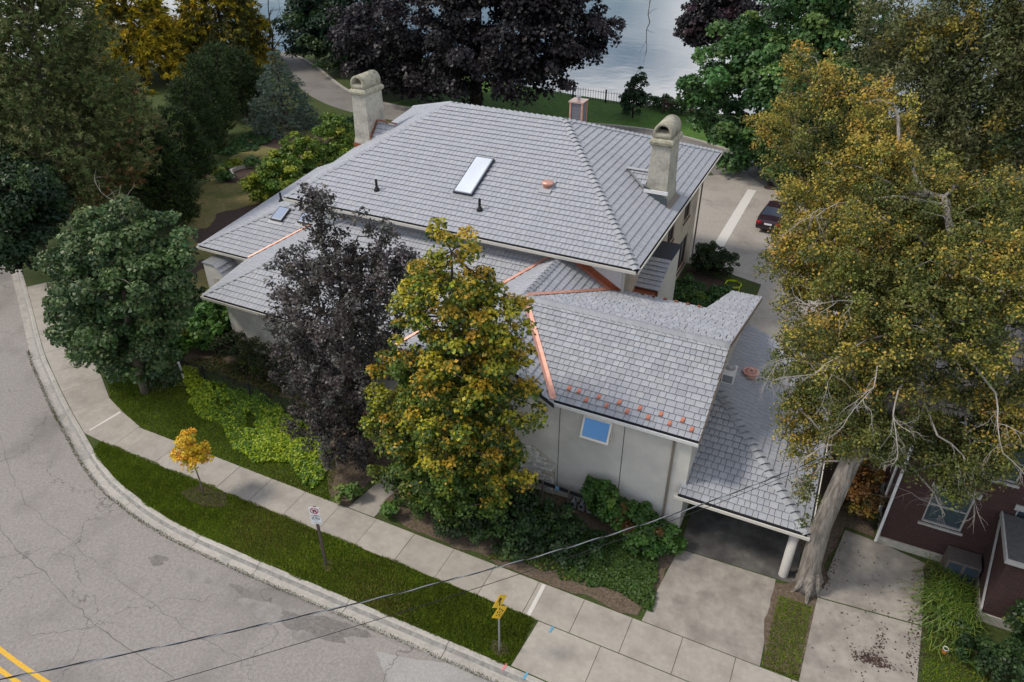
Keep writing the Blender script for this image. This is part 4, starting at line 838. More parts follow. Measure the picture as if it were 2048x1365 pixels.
for k in range(7):
    a = k * .9 + .3; dr = Vector((math.cos(a), math.sin(a), 0)); c_ = Vector((2.02, 20.42, 0)); L_ = .50 + .14 * (k % 3)
    MB().tube([c_ + dr * .18 + Vector((0, 0, .95)), c_ + dr * .36 + Vector((0, 0, .38)), c_ + dr * L_ * .75 + Vector((0, 0, .12)), c_ + dr * L_ * 1.15 + Vector((0, 0, -.06))], [.09, .13, .08, .03], 8).build('root', M_barkgrey, big, True)
Cc = sample_lobes(BL, 2700, .15); Cc = Cc[Cc[:, 2] > 2.7]
rr = .34 * rng.uniform(.6, 1.35, len(Cc)); cols = palette(BP, len(Cc), .18); pr = btip(Cc)
branches(BT, Cc[::3], M_barkgrey, big, .011, expo=.44, curve=.4)
Q, c = puff_leaves(Cc, rr, 96, .090, cols, 1.15, .15, .05, .35, .9, .34, .22, palette(BTP, len(Cc), .15), pr)
mesh_np('crown', Q.reshape(-1, 3), 4, M_leaf, big, c)
# bare grey boughs hanging in it
def bare(root, starts, n=5, r0=.03, m=None, name='bare_bough', down=.5, gen=3):
    """leafless boughs, each one object: (where it leaves the trunk, where it forks, direction, length)"""
    for o_, p_, d_, L_ in starts:
        mb = MB()
        def grow(p, d, L, r, g):
            pts = [p]; dd = d.copy()
            for k in range(4): dd = (dd + Vector(rng.normal(0, .22, 3)) + Vector((0, 0, -down * .16))).normalized(); pts.append(pts[-1] + dd * L / 4)
            mb.tube(pts, [r, r * .85, r * .7, r * .55, r * .4], 4, False)
            if g > 0:
                for k in range(n):
                    q = pts[1 + k % 4]; grow(q, (dd + Vector(rng.normal(0, .55, 3)) + Vector((0, 0, -down * .3))).normalized(), L * rng.uniform(.4, .7), r * .5, g - 1)
        o_, p_ = Vector(o_), Vector(p_)
        if (p_ - o_).length > .05: mb.tube([o_, o_.lerp(p_, .5) + Vector((0, 0, .25)), p_], [r0 * 1.9, r0 * 1.4, r0], 5, False)
        grow(p_, Vector(d_).normalized(), L_, r0, gen - 1); mb.build(name, m or M_barkgrey, root)
M_dead = mat('dead_wood', (.34, .31, .28), .9, var=.2)
bare(big, [((3.3, 21.9, 10.2), (1.5, 20.6, 10.4), (-.6, -.5, -.25), 1.9), ((3.2, 21.7, 9.6), (1.9, 20.1, 10.0), (-.2, -.6, -.5), 1.7), ((2.9, 21.4, 8.4), (2.6, 19.9, 9.4), (.2, -.5, -.6), 1.5), ((3.4, 22, 10.4), (1.2, 21.2, 11.4), (-.8, -.3, 0), 1.6), ((3.0, 21.5, 8.6), (4.0, 20.2, 8.0), (.7, -.4, -.1), 2.0), ((3.3, 22, 10.2), (5.0, 20.6, 9.6), (.5, -.5, -.5), 1.7), ((2.1, 20.8, 5.8), (1.4, 20.3, 6.6), (-.8, -.3, -.3), 1.5), ((2.7, 24.2, 13.4), (0, 23.6, 13.2), (-.5, -.6, .2), 1.6), ((2.9, 21.4, 8.4), (.6, 21.6, 8.9), (-.7, -.5, -.1), 1.7), ((2.4, 21.0, 6.8), (4.6, 20.6, 5.6), (.5, -.3, -.8), 2.2)], 4, .027, M_dead, gen=4)
# --- second tall tree farther back on the right
tree('willow_tree', 'tall olive green tree with drooping boughs at the top right', [(7.1, 51.7, 0, .6), (6.8, 51.4, 4, .5), (6.4, 50.6, 9, .4), (6.2, 50, 13, .28), (6.6, 49.8, 17, .12)], [(1.0, 50.0, 13.9, 3.1), (3.4, 49.0, 12.5, 3.7), (4.9, 50.0, 14.2, 3.4), (2.3, 49.0, 10.2, 3.1), (5.2, 48.0, 8.8, 3.2), (7.0, 49.0, 11.2, 2.7), (3.7, 48.0, 6.8, 2.5), (-.2, 52.0, 12.1, 2.1), (7.3, 48.0, 6.8, 2.4), (5, 51, 17.5, 4), (9, 50, 13, 4)], 900, .75, 78, .22, [(.115, .130, .045), (.135, .145, .05), (.09, .105, .038)], [(.30, .23, .03), (.24, .2, .03)], lambda C: .12 + .25 * vnoise(C, .45, 4), M_barkdark, lo=.15, flat=1.3, shell=.1, droop=.4, rnd=.9, wid=.25)
# --- green maple behind, right of the lake view
tree('maple_tree', 'broad bright green maple beyond the parking court', [(-6.5, 64, 0, .5), (-6.4, 64, 3, .42), (-6.2, 64, 6, .3), (-5.6, 64.4, 10, .12)], [(-11.5, 63.0, 7.1, 3.2), (-8.6, 64.0, 9.8, 4.0), (-5.6, 65.0, 11.0, 4.0), (-8.6, 61.4, 5.3, 3.4), (-11.6, 64.0, 3.6, 2.2), (-5.1, 61.4, 7.4, 3.8), (-2.6, 66.0, 10.3, 3.6), (-8.9, 61.4, 2.4, 2.0), (-5.3, 60.5, 3.2, 2.8), (-2.4, 62.0, 7.5, 3.0), (-6, 66, 14, 4.5), (-1, 63, 4.5, 3)], 460, 1.0, 125, .34, [(.055, .130, .036), (.068, .15, .040), (.042, .10, .030), (.085, .17, .045)], [(.12, .20, .05)], lambda C: .25 * (C[:, 2] > 8), M_barkdark, sep=.6)
tree('dark_bush', 'dark evergreen bush under the green maple beside the court', [(-3.6, 58.6, 0, .1), (-3.6, 58.6, 1.5, .06)], [(-3.6, 58.6, 1.3, 1.5, 1.2, 1.2), (-2.6, 57.6, 1.0, 1.2, 1.2, 1)], 70, .5, 70, .2, [(.018, .045, .022), (.024, .055, .024)], bark=M_barkdark, cat='bush', trunkname='stem')
# --- copper maples
CM = [(.022, .018, .020), (.016, .0135, .015), (.030, .025, .028), (.012, .010, .012)]
tree('copper_maple', 'very large dark purple maple behind the ridge of the house', [(-38, 70.5, 0, .75), (-38, 70.5, 3, .6), (-37.6, 70.4, 7, .42), (-37, 70, 12, .15)], [(-49.4, 70.0, 5.4, 5.2), (-41.7, 68.5, 7.9, 6.0), (-35.0, 67.0, 7.4, 5.7), (-30.7, 68.5, 8.6, 5.4), (-26.9, 70.0, 8.5, 3.9), (-28.6, 67.5, 6.2, 3.8), (-25.4, 71.0, 7.1, 2.8), (-43.9, 68.5, 4.0, 3.6), (-38.7, 72.0, 9.5, 6.7), (-31.6, 66.5, 4.6, 2.8), (-52.2, 73.0, 7.4, 4.2), (-38, 71, 15, 7), (-30, 71, 13, 5), (-39.5, 66.5, 3.2, 3.0), (-35, 65.5, 3.4, 3.0), (-46, 68.5, 3.2, 3.0), (-50, 70, 3, 3)], 640, 1.35, 150, .36, CM, [(.048, .039, .044), (.040, .032, .037)], lambda C: .15 + .2 * vnoise(C, .3, 8), M_barkdark, sep=.9, lo=.5)
tree('copper_maple', 'dark purple maple peeking above the green maple by the water', [(-14.5, 80.2, 0, .4), (-14.5, 80.4, 3, .3), (-15, 81, 8, .1)], [(-17.6, 82.6, 8.4, 2.9), (-15.2, 82.0, 7.5, 2.6), (-18.3, 81.6, 6.7, 1.9), (-16.5, 83.0, 10.5, 3.5), (-13, 81.5, 7.5, 3)], 180, 1.0, 110, .36, CM, [(.055, .032, .04)], lambda C: .2 + 0 * C[:, 0], M_barkdark, sep=.6)
tree('dark_tree', 'dense dark green tree by the far bend of the back drive', [(-60, 76.5, 0, .4), (-60, 76.5, 3, .3), (-60, 76.5, 8, .1)], [(-62.1, 76.8, 5.2, 4.0), (-57.2, 75.5, 4.2, 3.2), (-66.3, 78.0, 4.0, 3.4), (-59.8, 74.6, 2.8, 2.6), (-58.1, 77.0, 7.4, 3.9), (-63, 78, 9, 4), (-54, 76, 3, 2.4)], 330, 1.1, 105, .36, [(.020, .045, .022), (.028, .060, .026), (.015, .034, .018)], [(.05, .09, .03)], lambda C: .12 + 0 * C[:, 0], M_barkdark, sep=.6, lo=.45)

# --- conifers
def sprays(P, D, L, wd, cols, per=9, lift=.0):
    """flat fans of slim blades along shoots: P start, D direction, L length"""
    n = len(P); idx = np.repeat(np.arange(n), per); m = len(idx); t = rng.uniform(0, 1, m)
    base = P[idx] + D[idx] * (L[idx] * t)[:, None]; side = unit(rng.normal(0, 1, (m, 3))); side = unit(side - D[idx] * (side * D[idx]).sum(1, keepdims=True))
    d = unit(D[idx] * .7 + side * .75 + np.array([0, 0, lift])); ln = (wd * rng.uniform(.6, 1.2, m) * (1.1 - .5 * t))[:, None]
    nn = unit(np.cross(d, rng.normal(0, 1, (m, 3)))); wv = wd * .13
    Q = np.stack([base - nn * wv, base + nn * wv, base + d * ln], 1)
    return Q, cols[idx] * rng.uniform(.75, 1.25, (m, 1))
def conifer(name, label, base, h, r, tiers, arms, shoots, pal, L=.5, wd=.22, per=9, droop=.35, z0=.3, tip=None, tipp=0., bark=None, group=None, shape=1.0, upturn=0., cat='tree', lean=(0, 0)):
    root = empty(name, base, label, cat, group); b = np.array(base, float)
    T = [(b[0], b[1], b[2], .03 + h * .016), (b[0] + lean[0] * .5, b[1] + lean[1] * .5, b[2] + h * .5, .02 + h * .009), (b[0] + lean[0], b[1] + lean[1], b[2] + h, .02)]
    mb = MB().tube([Vector(t[:3]) for t in T], [t[3] for t in T], 8); PS, DS, LS = [], [], []
    for k in range(tiers):
        f = (k + rng.uniform(-.3, .3)) / tiers; f = min(max(f, 0), .985); z = z0 + (h - z0) * f; rad = r * max(1 - f, .02) ** shape * rng.uniform(.82, 1.12)
        cx = b[:2] + np.array(lean) * f
        for a in range(arms):
            th = 2 * math.pi * (a + rng.uniform(-.45, .45)) / arms + k * 2.4; rl = rad * rng.uniform(.72, 1.12); o = np.array([math.cos(th), math.sin(th), 0])
            p0 = np.array([cx[0], cx[1], b[2] + z]); t = np.linspace(0, 1, 4)
            arc = np.array([p0 + o * rl * q + np.array([0, 0, (-droop * q + upturn * q * q) * rl]) for q in t])
            if rl > .6 and rng.uniform() < .5: mb.tube([Vector(x) for x in arc[:3]], [.012 + rl * .010, .01 + rl * .006, .008], 4, False)
            ns = max(3, int(shoots * rl / r)); q = rng.uniform(.25, 1.0, ns) ** .7
            P = p0 + o * (rl * q)[:, None] + np.c_[np.zeros((ns, 2)), (-droop * q + upturn * q * q) * rl]
            sd = np.array([-o[1], o[0], 0]); sv = rng.normal(0, .22, (ns, 1)) * rl * (1.15 - q)[:, None]
            P = P + sd * sv; P[:, 2] += rng.normal(0, .06, ns) * rl
            D = unit(o * .8 + sd * np.sign(sv) * rng.uniform(.1, .9, (ns, 1)) + np.array([0, 0, -droop * .5 + upturn]) + rng.normal(0, .2, (ns, 3)))
            PS.append(P); DS.append(D); LS.append(L * rng.uniform(.6, 1.25, ns))
    mb.build('trunk', bark or M_barkdark, root); P = np.concatenate(PS); D = np.concatenate(DS); Ls = np.concatenate(LS); cols = palette(pal, len(P), .2)
    if tip: 
        f = np.clip(vnoise(P, .9 / max(r, 1), 6) + tipp, 0, 1); hit = rng.uniform(0, 1, len(P)) < f; cols[hit] = palette(tip, hit.sum(), .15)
    Q, c = sprays(P, D, Ls, wd, cols, per); mesh_np('crown', Q.reshape(-1, 3), 3, M_needle, root, c); return root
PNc = [(.115, .150, .048), (.140, .175, .055), (.092, .12, .042), (.18, .185, .07)]
conifer('pine_tree', 'tall shaggy pine filling the upper left corner', (-46.5, 28.6, 0), 19, 7.4, 34, 12, 46, PNc, .55, .36, 13, .02, 3.2, [(.27, .15, .06), (.22, .13, .06)], -.5, M_bark, shape=.62, upturn=.30, lean=(2.6, .4))
GO = [(.44, .32, .018), (.34, .27, .018), (.52, .36, .02), (.22, .19, .016)]
conifer('golden_cypress', 'golden yellow conifer standing before the lake at the upper left', (-78.1, 62.6, 0), 17, 7, 22, 10, 26, GO, 1.1, .75, 11, .5, 3.4, [(.07, .075, .015)], -.1, shape=.7)
conifer('golden_cypress', 'golden conifer next to the bare branched tree by the lake', (-75.0, 73.0, 0), 16, 7, 20, 10, 26, GO, 1.1, .75, 11, .5, 3.4, [(.07, .075, .015)], .05, shape=.7)
AR = [(.034, .060, .015), (.044, .075, .018), (.024, .044, .013)]
for lab, bs, h, r in (('tall dark arborvitae right beside the pine trunk', (-46.2, 35.4, 0), 9.2, 2.6), ('dark arborvitae hedge tree nearest the mulched corner bed', (-42.3, 33.4, 0), 7.2, 1.9), ('dark rounded arborvitae along the curved lawn edge', (-47.3, 39.6, 0), 6.2, 2.2), ('dark arborvitae below the golden conifers', (-54.5, 49.5, 0), 7.4, 2.7), ('dark arborvitae just left of the blue spruce', (-56.4, 56.0, 0), 6.6, 2.6), ('dark arborvitae in the middle of the evergreen row', (-51.0, 44.5, 0), 7.0, 2.6), ('dark evergreen filling the gap behind the arborvitae row', (-60, 57, 0), 6.5, 3.0)):
    conifer('arborvitae', lab, bs, h, r, 26, 9, 16, AR, .55, .30, 9, -.35, .15, shape=.55, upturn=.4, group='dark evergreens along the garden')
conifer('blue_spruce', 'blue green spruce with layered boughs by the back drive', (-50.8, 55.2, 0), 7.5, 4.2, 17, 12, 22, [(.105, .145, .11), (.085, .125, .095), (.13, .17, .135)], .5, .26, 12, .18, .25, shape=.9)
# bare small tree by the lake and a dead snag in the water
rb = empty('bare_tree', (-71, 76, 0), 'leafless grey tree between the golden conifer and the dark tree', 'tree')
bare(rb, [((-71, 76, -.05), (-71, 76, .0), d_, l_) for d_, l_ in (((.05, 0, 1), 6.5), ((.3, .1, 1), 7), ((-.25, 0, 1), 6))], 5, .13, M_barkdark, 'trunk', -.5, 3)
tree('small_tree', 'small slim green tree on the back lawn near the lake fence', [(-21.6, 73.4, 0, .1), (-21.6, 73.4, 1.5, .07), (-21.6, 73.4, 4.3, .02)], [(-21.6, 73.4, 1.5, 1.4, 1.4, 1.3), (-21.5, 73.4, 3.0, 1.0, 1.0, 1.0), (-21.3, 73.4, 4.2, .6, .6, .8), (-20.9, 73.4, 2.2, .9, .9, .5)], 110, .38, 50, .2, [(.028, .06, .024), (.035, .07, .03)], bark=M_barkdark)

# --- shrubs and bedding
def shrub(name, label, lobes, n, rc, per, size, pal, tips=None, tp=.2, group=None, flat=.8, wid=.42, up=.5, cat='shrub', shell=.4):
    c0 = np.mean([l[:2] for l in lobes], axis=0); tk = [(c0[0], c0[1], 0, .04), (c0[0], c0[1], min(l[2] for l in lobes) * .5 + .1, .03)]
    L = [(l[0], l[1], l[2], l[3], l[3], (l[4] if len(l) > 4 else l[3] * .75)) for l in lobes]
    return tree(name, label, tk, L, n, rc, per, size, pal, tips, (lambda C: tp + .3 * vnoise(C, 1.3, 5)) if tips else None, M_barkdark, group, cat, lo=.45, flat=flat, wid=wid, up=up, shell=shell, r_tip=.006, trunkname='stem', limb_every=2)
HB = [(.11, .185, .02), (.08, .145, .018), (.14, .21, .025)]; HT_ = [(.27, .31, .025), (.22, .27, .025)]
shrub('leafy_shrub', 'yellow green shrub nearest the wing roof, lowest of the garden row', [(-39.4, 41.2, 1.3, 1.9, 1.6), (-40.4, 40.0, 1.0, 1.3, 1.2)], 150, .42, 60, .2, HB, HT_, .1, 'garden shrubs behind the wing roof')
shrub('leafy_shrub', 'tall yellow green shrub in the middle of the garden row', [(-40.6, 44.8, 1.7, 2.0, 2.0), (-42.0, 44.0, 1.1, 1.3, 1.3)], 170, .42, 60, .2, HB, HT_, .15, 'garden shrubs behind the wing roof')
shrub('leafy_shrub', 'yellow green shrub closest to the left chimney', [(-40.6, 49.6, 1.9, 1.9, 2.1), (-39.2, 48.2, 1.2, 1.4, 1.4)], 170, .42, 60, .2, HB, HT_, .2, 'garden shrubs behind the wing roof')
shrub('low_shrub', 'low green shrub at the far end of the mulched bed', [(-43.6, 57.5, .8, 1.6, 1.0), (-45.5, 56.8, .6, 1.2, .8)], 80, .4, 50, .22, [(.03, .08, .02), (.04, .10, .025)])
for i, (x, y) in enumerate(((-48.0, 43.2), (-47.0, 42.3), (-46.0, 42.0), (-47.6, 44.6), (-46.4, 45.6))):
    shrub('hosta', ('pale hosta clump at the outer left of the stone ring', 'yellow edged hosta second from left at the stone ring', 'pale hosta clump nearest the camera at the stone ring', 'yellow edged hosta clump behind the leftmost pale one', 'pale hosta clump farthest back at the stone ring')[i], [(x, y, .32, .62, .35)], 26, .3, 26, .3, [(.09, .16, .05), (.07, .13, .03)] if i % 2 == 0 else [(.22, .26, .03), (.12, .18, .02)], None, 0, 'hostas round the stone ring', wid=.5, cat='plant')
ring = MB(); th = np.linspace(R(20), R(250), 26); rg = [(-45.4 + 1.55 * math.cos(a), 44.2 + 1.3 * math.sin(a)) for a in th]; rg2 = [(-45.4 + 1.8 * math.cos(a), 44.2 + 1.55 * math.sin(a)) for a in th]; n = len(rg)
V = [(*p, 0) for p in rg] + [(*p, 0) for p in rg2] + [(*p, .32) for p in rg] + [(*p, .32) for p in rg2]
tag(obj('stone_ring', V, [f for i in range(n - 1) for f in ((i, i + 1, 2 * n + i + 1, 2 * n + i), (2 * n + i, 2 * n + i + 1, 3 * n + i + 1, 3 * n + i), (n + i, n + i + 1, 3 * n + i + 1, 3 * n + i))] + [(0, n, 3 * n, 2 * n), (n - 1, 2 * n - 1, 4 * n - 1, 3 * n - 1)], M_kerb), 'low curved concrete edging round the hosta bed', 'edging')
shrub('hydrangea', 'large leaved bright green shrub at the corner of the white wing', [(-29.2, 23.3, .9, 1.2, 1.0), (-30.2, 22.4, .7, 1.0, .8), (-28.6, 24.4, 1.0, .9, .9), (-29.6, 24.2, 1.0, 1.0, .9)], 150, .34, 44, .26, [(.070, .16, .025), (.09, .19, .03), (.05, .12, .022)], [(.24, .30, .05)], -.12, wid=.5)
shrub('juniper', 'dark spreading evergreen under the white wing wall', [(-27.2, 22.8, .7, .95, .8), (-25.8, 22.6, .6, 1.1, .8), (-24.3, 22.4, .65, 1.1, .8), (-22.8, 22.5, .6, 1.1, .8), (-21.3, 22.6, .6, 1.0, .8)], 220, .3, 70, .12, [(.032, .048, .012), (.022, .036, .010)], [(.11, .12, .02)], .02, wid=.25)
shrub('dark_shrub', 'dark twiggy growth round the foot of the corner maple', [(-28.5, 19.0, .7, .7, .8), (-29.1, 19.3, .6, .6, .7), (-27.8, 19.4, .6, .6, .6), (-29.6, 20.0, .5, .7, .6)], 90, .3, 46, .14, [(.04, .065, .02), (.055, .08, .025)])
shrub('sapling_shrub', 'dark shrub under the maple beside the garden path', [(-31.3, 23.4, .6, .8, .7), (-30.3, 26.0, .6, .6, .6), (-32.9, 25.6, .7, .9, .7)], 70, .32, 50, .17, [(.03, .06, .02), (.04, .075, .025)])
HD = [(.028, .058, .016), (.038, .072, .019), (.020, .042, .013)]
shrub('hedge', 'dark low hedge between the sidewalk and the stone panel', [(-12.6, 18.0, .6, 1.2, .8), (-11.2, 18.2, .7, 1.4, .9), (-9.7, 18.2, .75, 1.4, .9), (-8.3, 18.3, .7, 1.4, .9), (-7.2, 18.5, .6, 1.2, .8), (-10.6, 17.5, .5, 1.0, .7), (-8.6, 17.6, .5, 1.0, .7), (-6.2, 18.4, .45, 1.0, .6)], 430, .30, 62, .135, HD, [(.05, .09, .02)], .05, cat='hedge')
shrub('wall_shrub', 'glossy green shrub climbing the corner of the garage wall', [(-5.9, 20.25, 1.25, .55, .7), (-5.2, 20.2, .95, .7, .8), (-4.5, 20.1, .7, .75, .7), (-3.7, 20.0, .55, .75, .6), (-3.1, 19.9, .5, .6, .55), (-3.9, 19.4, .45, .65, .5), (-6.3, 20.4, 1.35, .35, .5)], 260, .24, 58, .125, [(.055, .125, .02), (.07, .155, .026), (.038, .092, .018)], [(.12, .21, .03), (.13, .07, .02)], -.08, wid=.5)
for i, (x, y) in enumerate(((-15.8, 16.75), (-15.35, 17.0), (-13.45, 16.95))):
    shrub('hosta', ('pale variegated leafy plant at the sidewalk edge left of the walkway', 'leafy plant just behind the pale one left of the walkway', 'leafy plant at the sidewalk edge right of the walkway')[i], [(x, y, .32, .34, .42)], 22, .18, 18, .19, [(.22, .30, .07), (.14, .22, .04)] if i == 0 else [(.08, .16, .03), (.12, .2, .04)], None, 0, 'leafy plants by the walkway', wid=.45, cat='plant')
shrub('boxwood', 'dark clipped round evergreen beside the right side wall', [(-6.9, 42.9, 1.1, 1.0, 1.0), (-6.0, 42.8, .95, .9, .9), (-7.2, 43.3, .8, .9, .8)], 130, .26, 95, .10, [(.022, .042, .012), (.03, .055, .014)], [(.07, .09, .02)], -.15, shell=.7)
shrub('leafy_bush', 'green bushes in the corner between garage and side wall', [(-7.3, 37.6, .9, 1.3, .9), (-5.8, 37.0, .9, 1.2, .9), (-6.4, 35.6, 1.0, 1.4, 1.0), (-5.2, 38.4, .8, 1.0, .8), (-7.4, 39.6, .6, .8, .6)], 200, .34, 60, .16, [(.035, .085, .02), (.048, .11, .025)], [(.12, .2, .03)], .05)
shrub('rust_shrub', 'rust orange shrub between the big trunk and the brick house', [(3.5, 24.6, .9, .6, 1.0), (3.2, 26.4, 1.2, .8, 1.2), (3.4, 28.6, 1.2, .8, 1.2), (2.9, 25.4, .6, .5, .6)], 130, .26, 44, .13, [(.16, .075, .02), (.10, .06, .02), (.20, .10, .025)], [(.07, .08, .02), (.24, .17, .03)], .2)
shrub('dark_bush', 'dark green bush at the right edge in front of the brick porch', [(9.2, 22.2, 1.3, 1.1, 1.3), (9.0, 20.8, .8, 1.1, .9), (9.8, 23.4, 1.8, 1.1, 1.5), (10.2, 21.6, 1.5, 1.2, 1.5)], 220, .32, 70, .13, [(.025, .055, .014), (.035, .07, .018)], [(.09, .12, .02)], .05)
shrub('low_shrub', 'low dark shrub between the daylilies and the right edge', [(7.5, 19.6, .35, .8, .45), (8.4, 19.4, .4, .8, .5), (7.0, 20.2, .3, .6, .4)], 90, .24, 60, .11, HD)
shrub('flower_bed', 'mixed flowering plants along the lake fence', [(-19.6, 77.3, .7, .9, .8), (-18.0, 77.0, .8, 1.1, .9), (-16.4, 76.8, .8, 1.0, .9), (-20.8, 77.6, .5, .7, .6), (-14.6, 76.8, .7, .9, .8)], 120, .35, 42, .2, [(.05, .10, .025), (.07, .13, .03)], [(.20, .22, .03), (.2, .12, .1)], .1, cat='plants')
# daylilies: arching blades
dl = empty('daylily', (6.45, 21.6, 0), 'clump of arching daylily leaves beside the neighbour driveway', 'plant')
n = 900; ba = np.c_[rng.normal(6.55, .34, n), rng.normal(21.7, .75, n), np.zeros(n)]; th = rng.uniform(0, 6.28, n); o = np.c_[np.cos(th), np.sin(th), np.zeros(n)]; ln = rng.uniform(.5, .95, n)[:, None]; sd = np.c_[-o[:, 1], o[:, 0], np.zeros(n)] * .013
q = [ba, ba + o * ln * .25 + np.array([0, 0, 1]) * ln * .55, ba + o * ln * .62 + np.array([0, 0, 1]) * ln * .62, ba + o * ln * .95 + np.array([0, 0, 1]) * ln * .35]
Q = np.concatenate([np.stack([q[i] - sd, q[i] + sd, q[i + 1] + sd * .8, q[i + 1] - sd * .8], 1) for i in range(3)]); cc = palette([(.10, .16, .02), (.07, .13, .02), (.15, .20, .03)], n)
mesh_np('leaves', Q.reshape(-1, 3), 4, M_leaf, dl, np.concatenate([cc] * 3))

def cover(name, label, poly, n, size, pal, z=.16, up=1.1, tips=None, tp=0, wid=.5, amp=.08, bare_=0.):
    p = scatter(wobble(poly, amp * 3, .5), n); nv = vnoise(p, 1.5, 21) + .6 * vnoise(p, 4, 22); p = p[nv > -1.05 + bare_]; n = len(p); h = z * (.55 + .45 * vnoise(p, 1.4, 3)) + rng.uniform(-.04, .06, n); P = np.c_[p, np.maximum(h, .02)]
    Nn = unit(np.array([0, 0, up]) + rng.normal(0, .5, (n, 3))); A, _ = frame(Nn); cols = palette(pal, n, .25)
    if tips: hit = rng.uniform(0, 1, n) < np.clip(tp + .45 * vnoise(p, .55, 8), 0, 1); cols[hit] = palette(tips, hit.sum(), .2)
    o = mesh_np(name, leaf_quads(P, Nn, A, size * rng.uniform(.7, 1.3, n), wid).reshape(-1, 3), 4, M_leaf, None, cols); tag(o, label, 'ground cover', kind='stuff'); return o
cover('ground_cover', 'lime green ground cover along the iron fence', [(-29.4, 19.8), (-26.5, 18.9), (-23.5, 17.9), (-20, 17.0), (-17.5, 17.2), (-17.2, 18.6), (-20.5, 20.0), (-24, 20.7), (-28.5, 20.9)], 21000, .12, [(.14, .24, .018), (.10, .19, .018), (.07, .14, .018)], .17, tips=[(.32, .42, .02), (.38, .46, .025)], tp=.38, bare_=.1)
cover('ground_cover', 'dark creeping ground cover in front of the garage wall', [(-8.6, 16.75), (-5.0, 16.75), (-3.1, 17.0), (-2.85, 19.4), (-3.5, 20.0), (-6.2, 19.4), (-8.2, 18.2)], 11000, .095, [(.065, .115, .02), (.045, .09, .018)], .14, tips=[(.16, .20, .03), (.15, .12, .04)], tp=.08)
cover('ground_cover', 'fallen leaf litter and ivy inside the iron fence', [(-30, 21.2), (-20.3, 20.9), (-17.5, 20.0), (-17.2, 21.6), (-20, 22.2), (-28, 22.2)], 6500, .10, [(.09, .11, .02), (.14, .09, .03), (.06, .09, .02)], .05)
cover('ground_cover', 'green ivy under the hedge row by the back drive', [(-52, 47), (-50.4, 46), (-48.8, 50), (-51, 54), (-53.5, 53)], 2500, .2, [(.03, .08, .02), (.045, .10, .02)], .2)
# fallen brown litter on the neighbour drive
p = np.concatenate([scatter([(5.3, 18.2), (5.9, 18.2), (6.0, 23.2), (5.4, 23.0)], 260), scatter([(2.3, 20.5), (2.7, 20.5), (3.1, 23.4), (2.7, 23.4)], 120), rng.normal((4.3, 18.3), (.3, .12), (330, 2)), rng.normal((4.5, 19.1), (.1, .4), (80, 2)), scatter([(2.4, 17), (5.6, 17), (5.8, 23), (3, 23)], 140)])
n = len(p); Nn = unit(np.array([0, 0, 1.]) + rng.normal(0, .25, (n, 3))); A, _ = frame(Nn)
tag(mesh_np('leaf_litter', leaf_quads(np.c_[p, np.full(n, .04)], Nn, A, rng.uniform(.03, .085, n), .4).reshape(-1, 3), 4, M_leaf, None, palette([(.09, .05, .04), (.07, .042, .035)], n)), 'dark brown fallen litter on the neighbour driveway', 'leaf litter', kind='stuff')

# --- grass blades on the lawns
def grass(name, label, poly, n, h, pal, tips=None, tp=0):
    p = scatter(poly, n); b = np.c_[p, np.zeros(n)]; th = rng.uniform(0, 6.28, n); sd = np.c_[np.cos(th), np.sin(th), np.zeros(n)]; hh = h * rng.uniform(.6, 1.4, n)
    tip = b + np.c_[rng.normal(0, .35, (n, 2)) * hh[:, None], hh]; wv = (hh * .22)[:, None]; cols = palette(pal, n, .3)
    v = vnoise(p, .8, 4) + .6 * vnoise(p, 3., 14); cols *= (1 + .24 * v)[:, None]
    if tips: hit = rng.uniform(0, 1, n) < np.clip(tp + .5 * vnoise(p, .5, 12), 0, 1); cols[hit] = palette(tips, hit.sum(), .3)
    o = mesh_np(name, np.stack([b - sd * wv, b + sd * wv, tip], 1).reshape(-1, 3), 3, M_grassblade, None, cols); tag(o, label, 'grass', kind='stuff')
GG = [(.155, .215, .016), (.125, .19, .016), (.195, .245, .02), (.10, .16, .015)]; GD = [(.24, .21, .05), (.20, .18, .05)]
vg = [tuple(p) for p in KB if -27.6 < p[0] < -6.4]
grass('verge_grass', 'mown green grass on the verge between sidewalk and kerb', wobble([(p[0], p[1] - .02) for p in vg] + [(-6.3, 12.94), (-6.25, 14.98), (-27.8, 15.02)], .028, .2), 115000, .072, GG, GD, -.12)
grass('lawn_grass', 'darker grass between the sidewalk and the lime ground cover', [(-31.6, 18.5), (-30, 17.38), (-28.6, 16.9), (-26.9, 16.46), (-16.2, 16.42), (-17.2, 18.4), (-20.4, 20.0), (-24, 20.6), (-27, 20.8), (-29.2, 21.0), (-31.4, 20.9)], 62000, .07, GG, GD, -.05)
grass('lawn_grass', 'worn grass strip between the two driveways', [(1.1, 16.5), (2.2, 16.5), (2.3, 19.6), (1.15, 19.6)], 6500, .07, GG, GD + [(.10, .07, .04)], .15)
grass('lawn_grass', 'sparse grass at the lower right corner', [(5.75, 16.5), (14, 16.5), (14, 20), (8.4, 19.2), (7.0, 19.8), (5.9, 20.4)], 26000, .07, GG, GD + [(.10, .07, .04)], .25)
grass('weeds', 'weeds growing along the gutter edge', np.r_[offset_line(KB, -.60)[24:], offset_line(KB, -.74)[24:][::-1]], 11000, .06, [(.10, .11, .02), (.13, .09, .03), (.07, .09, .015)])

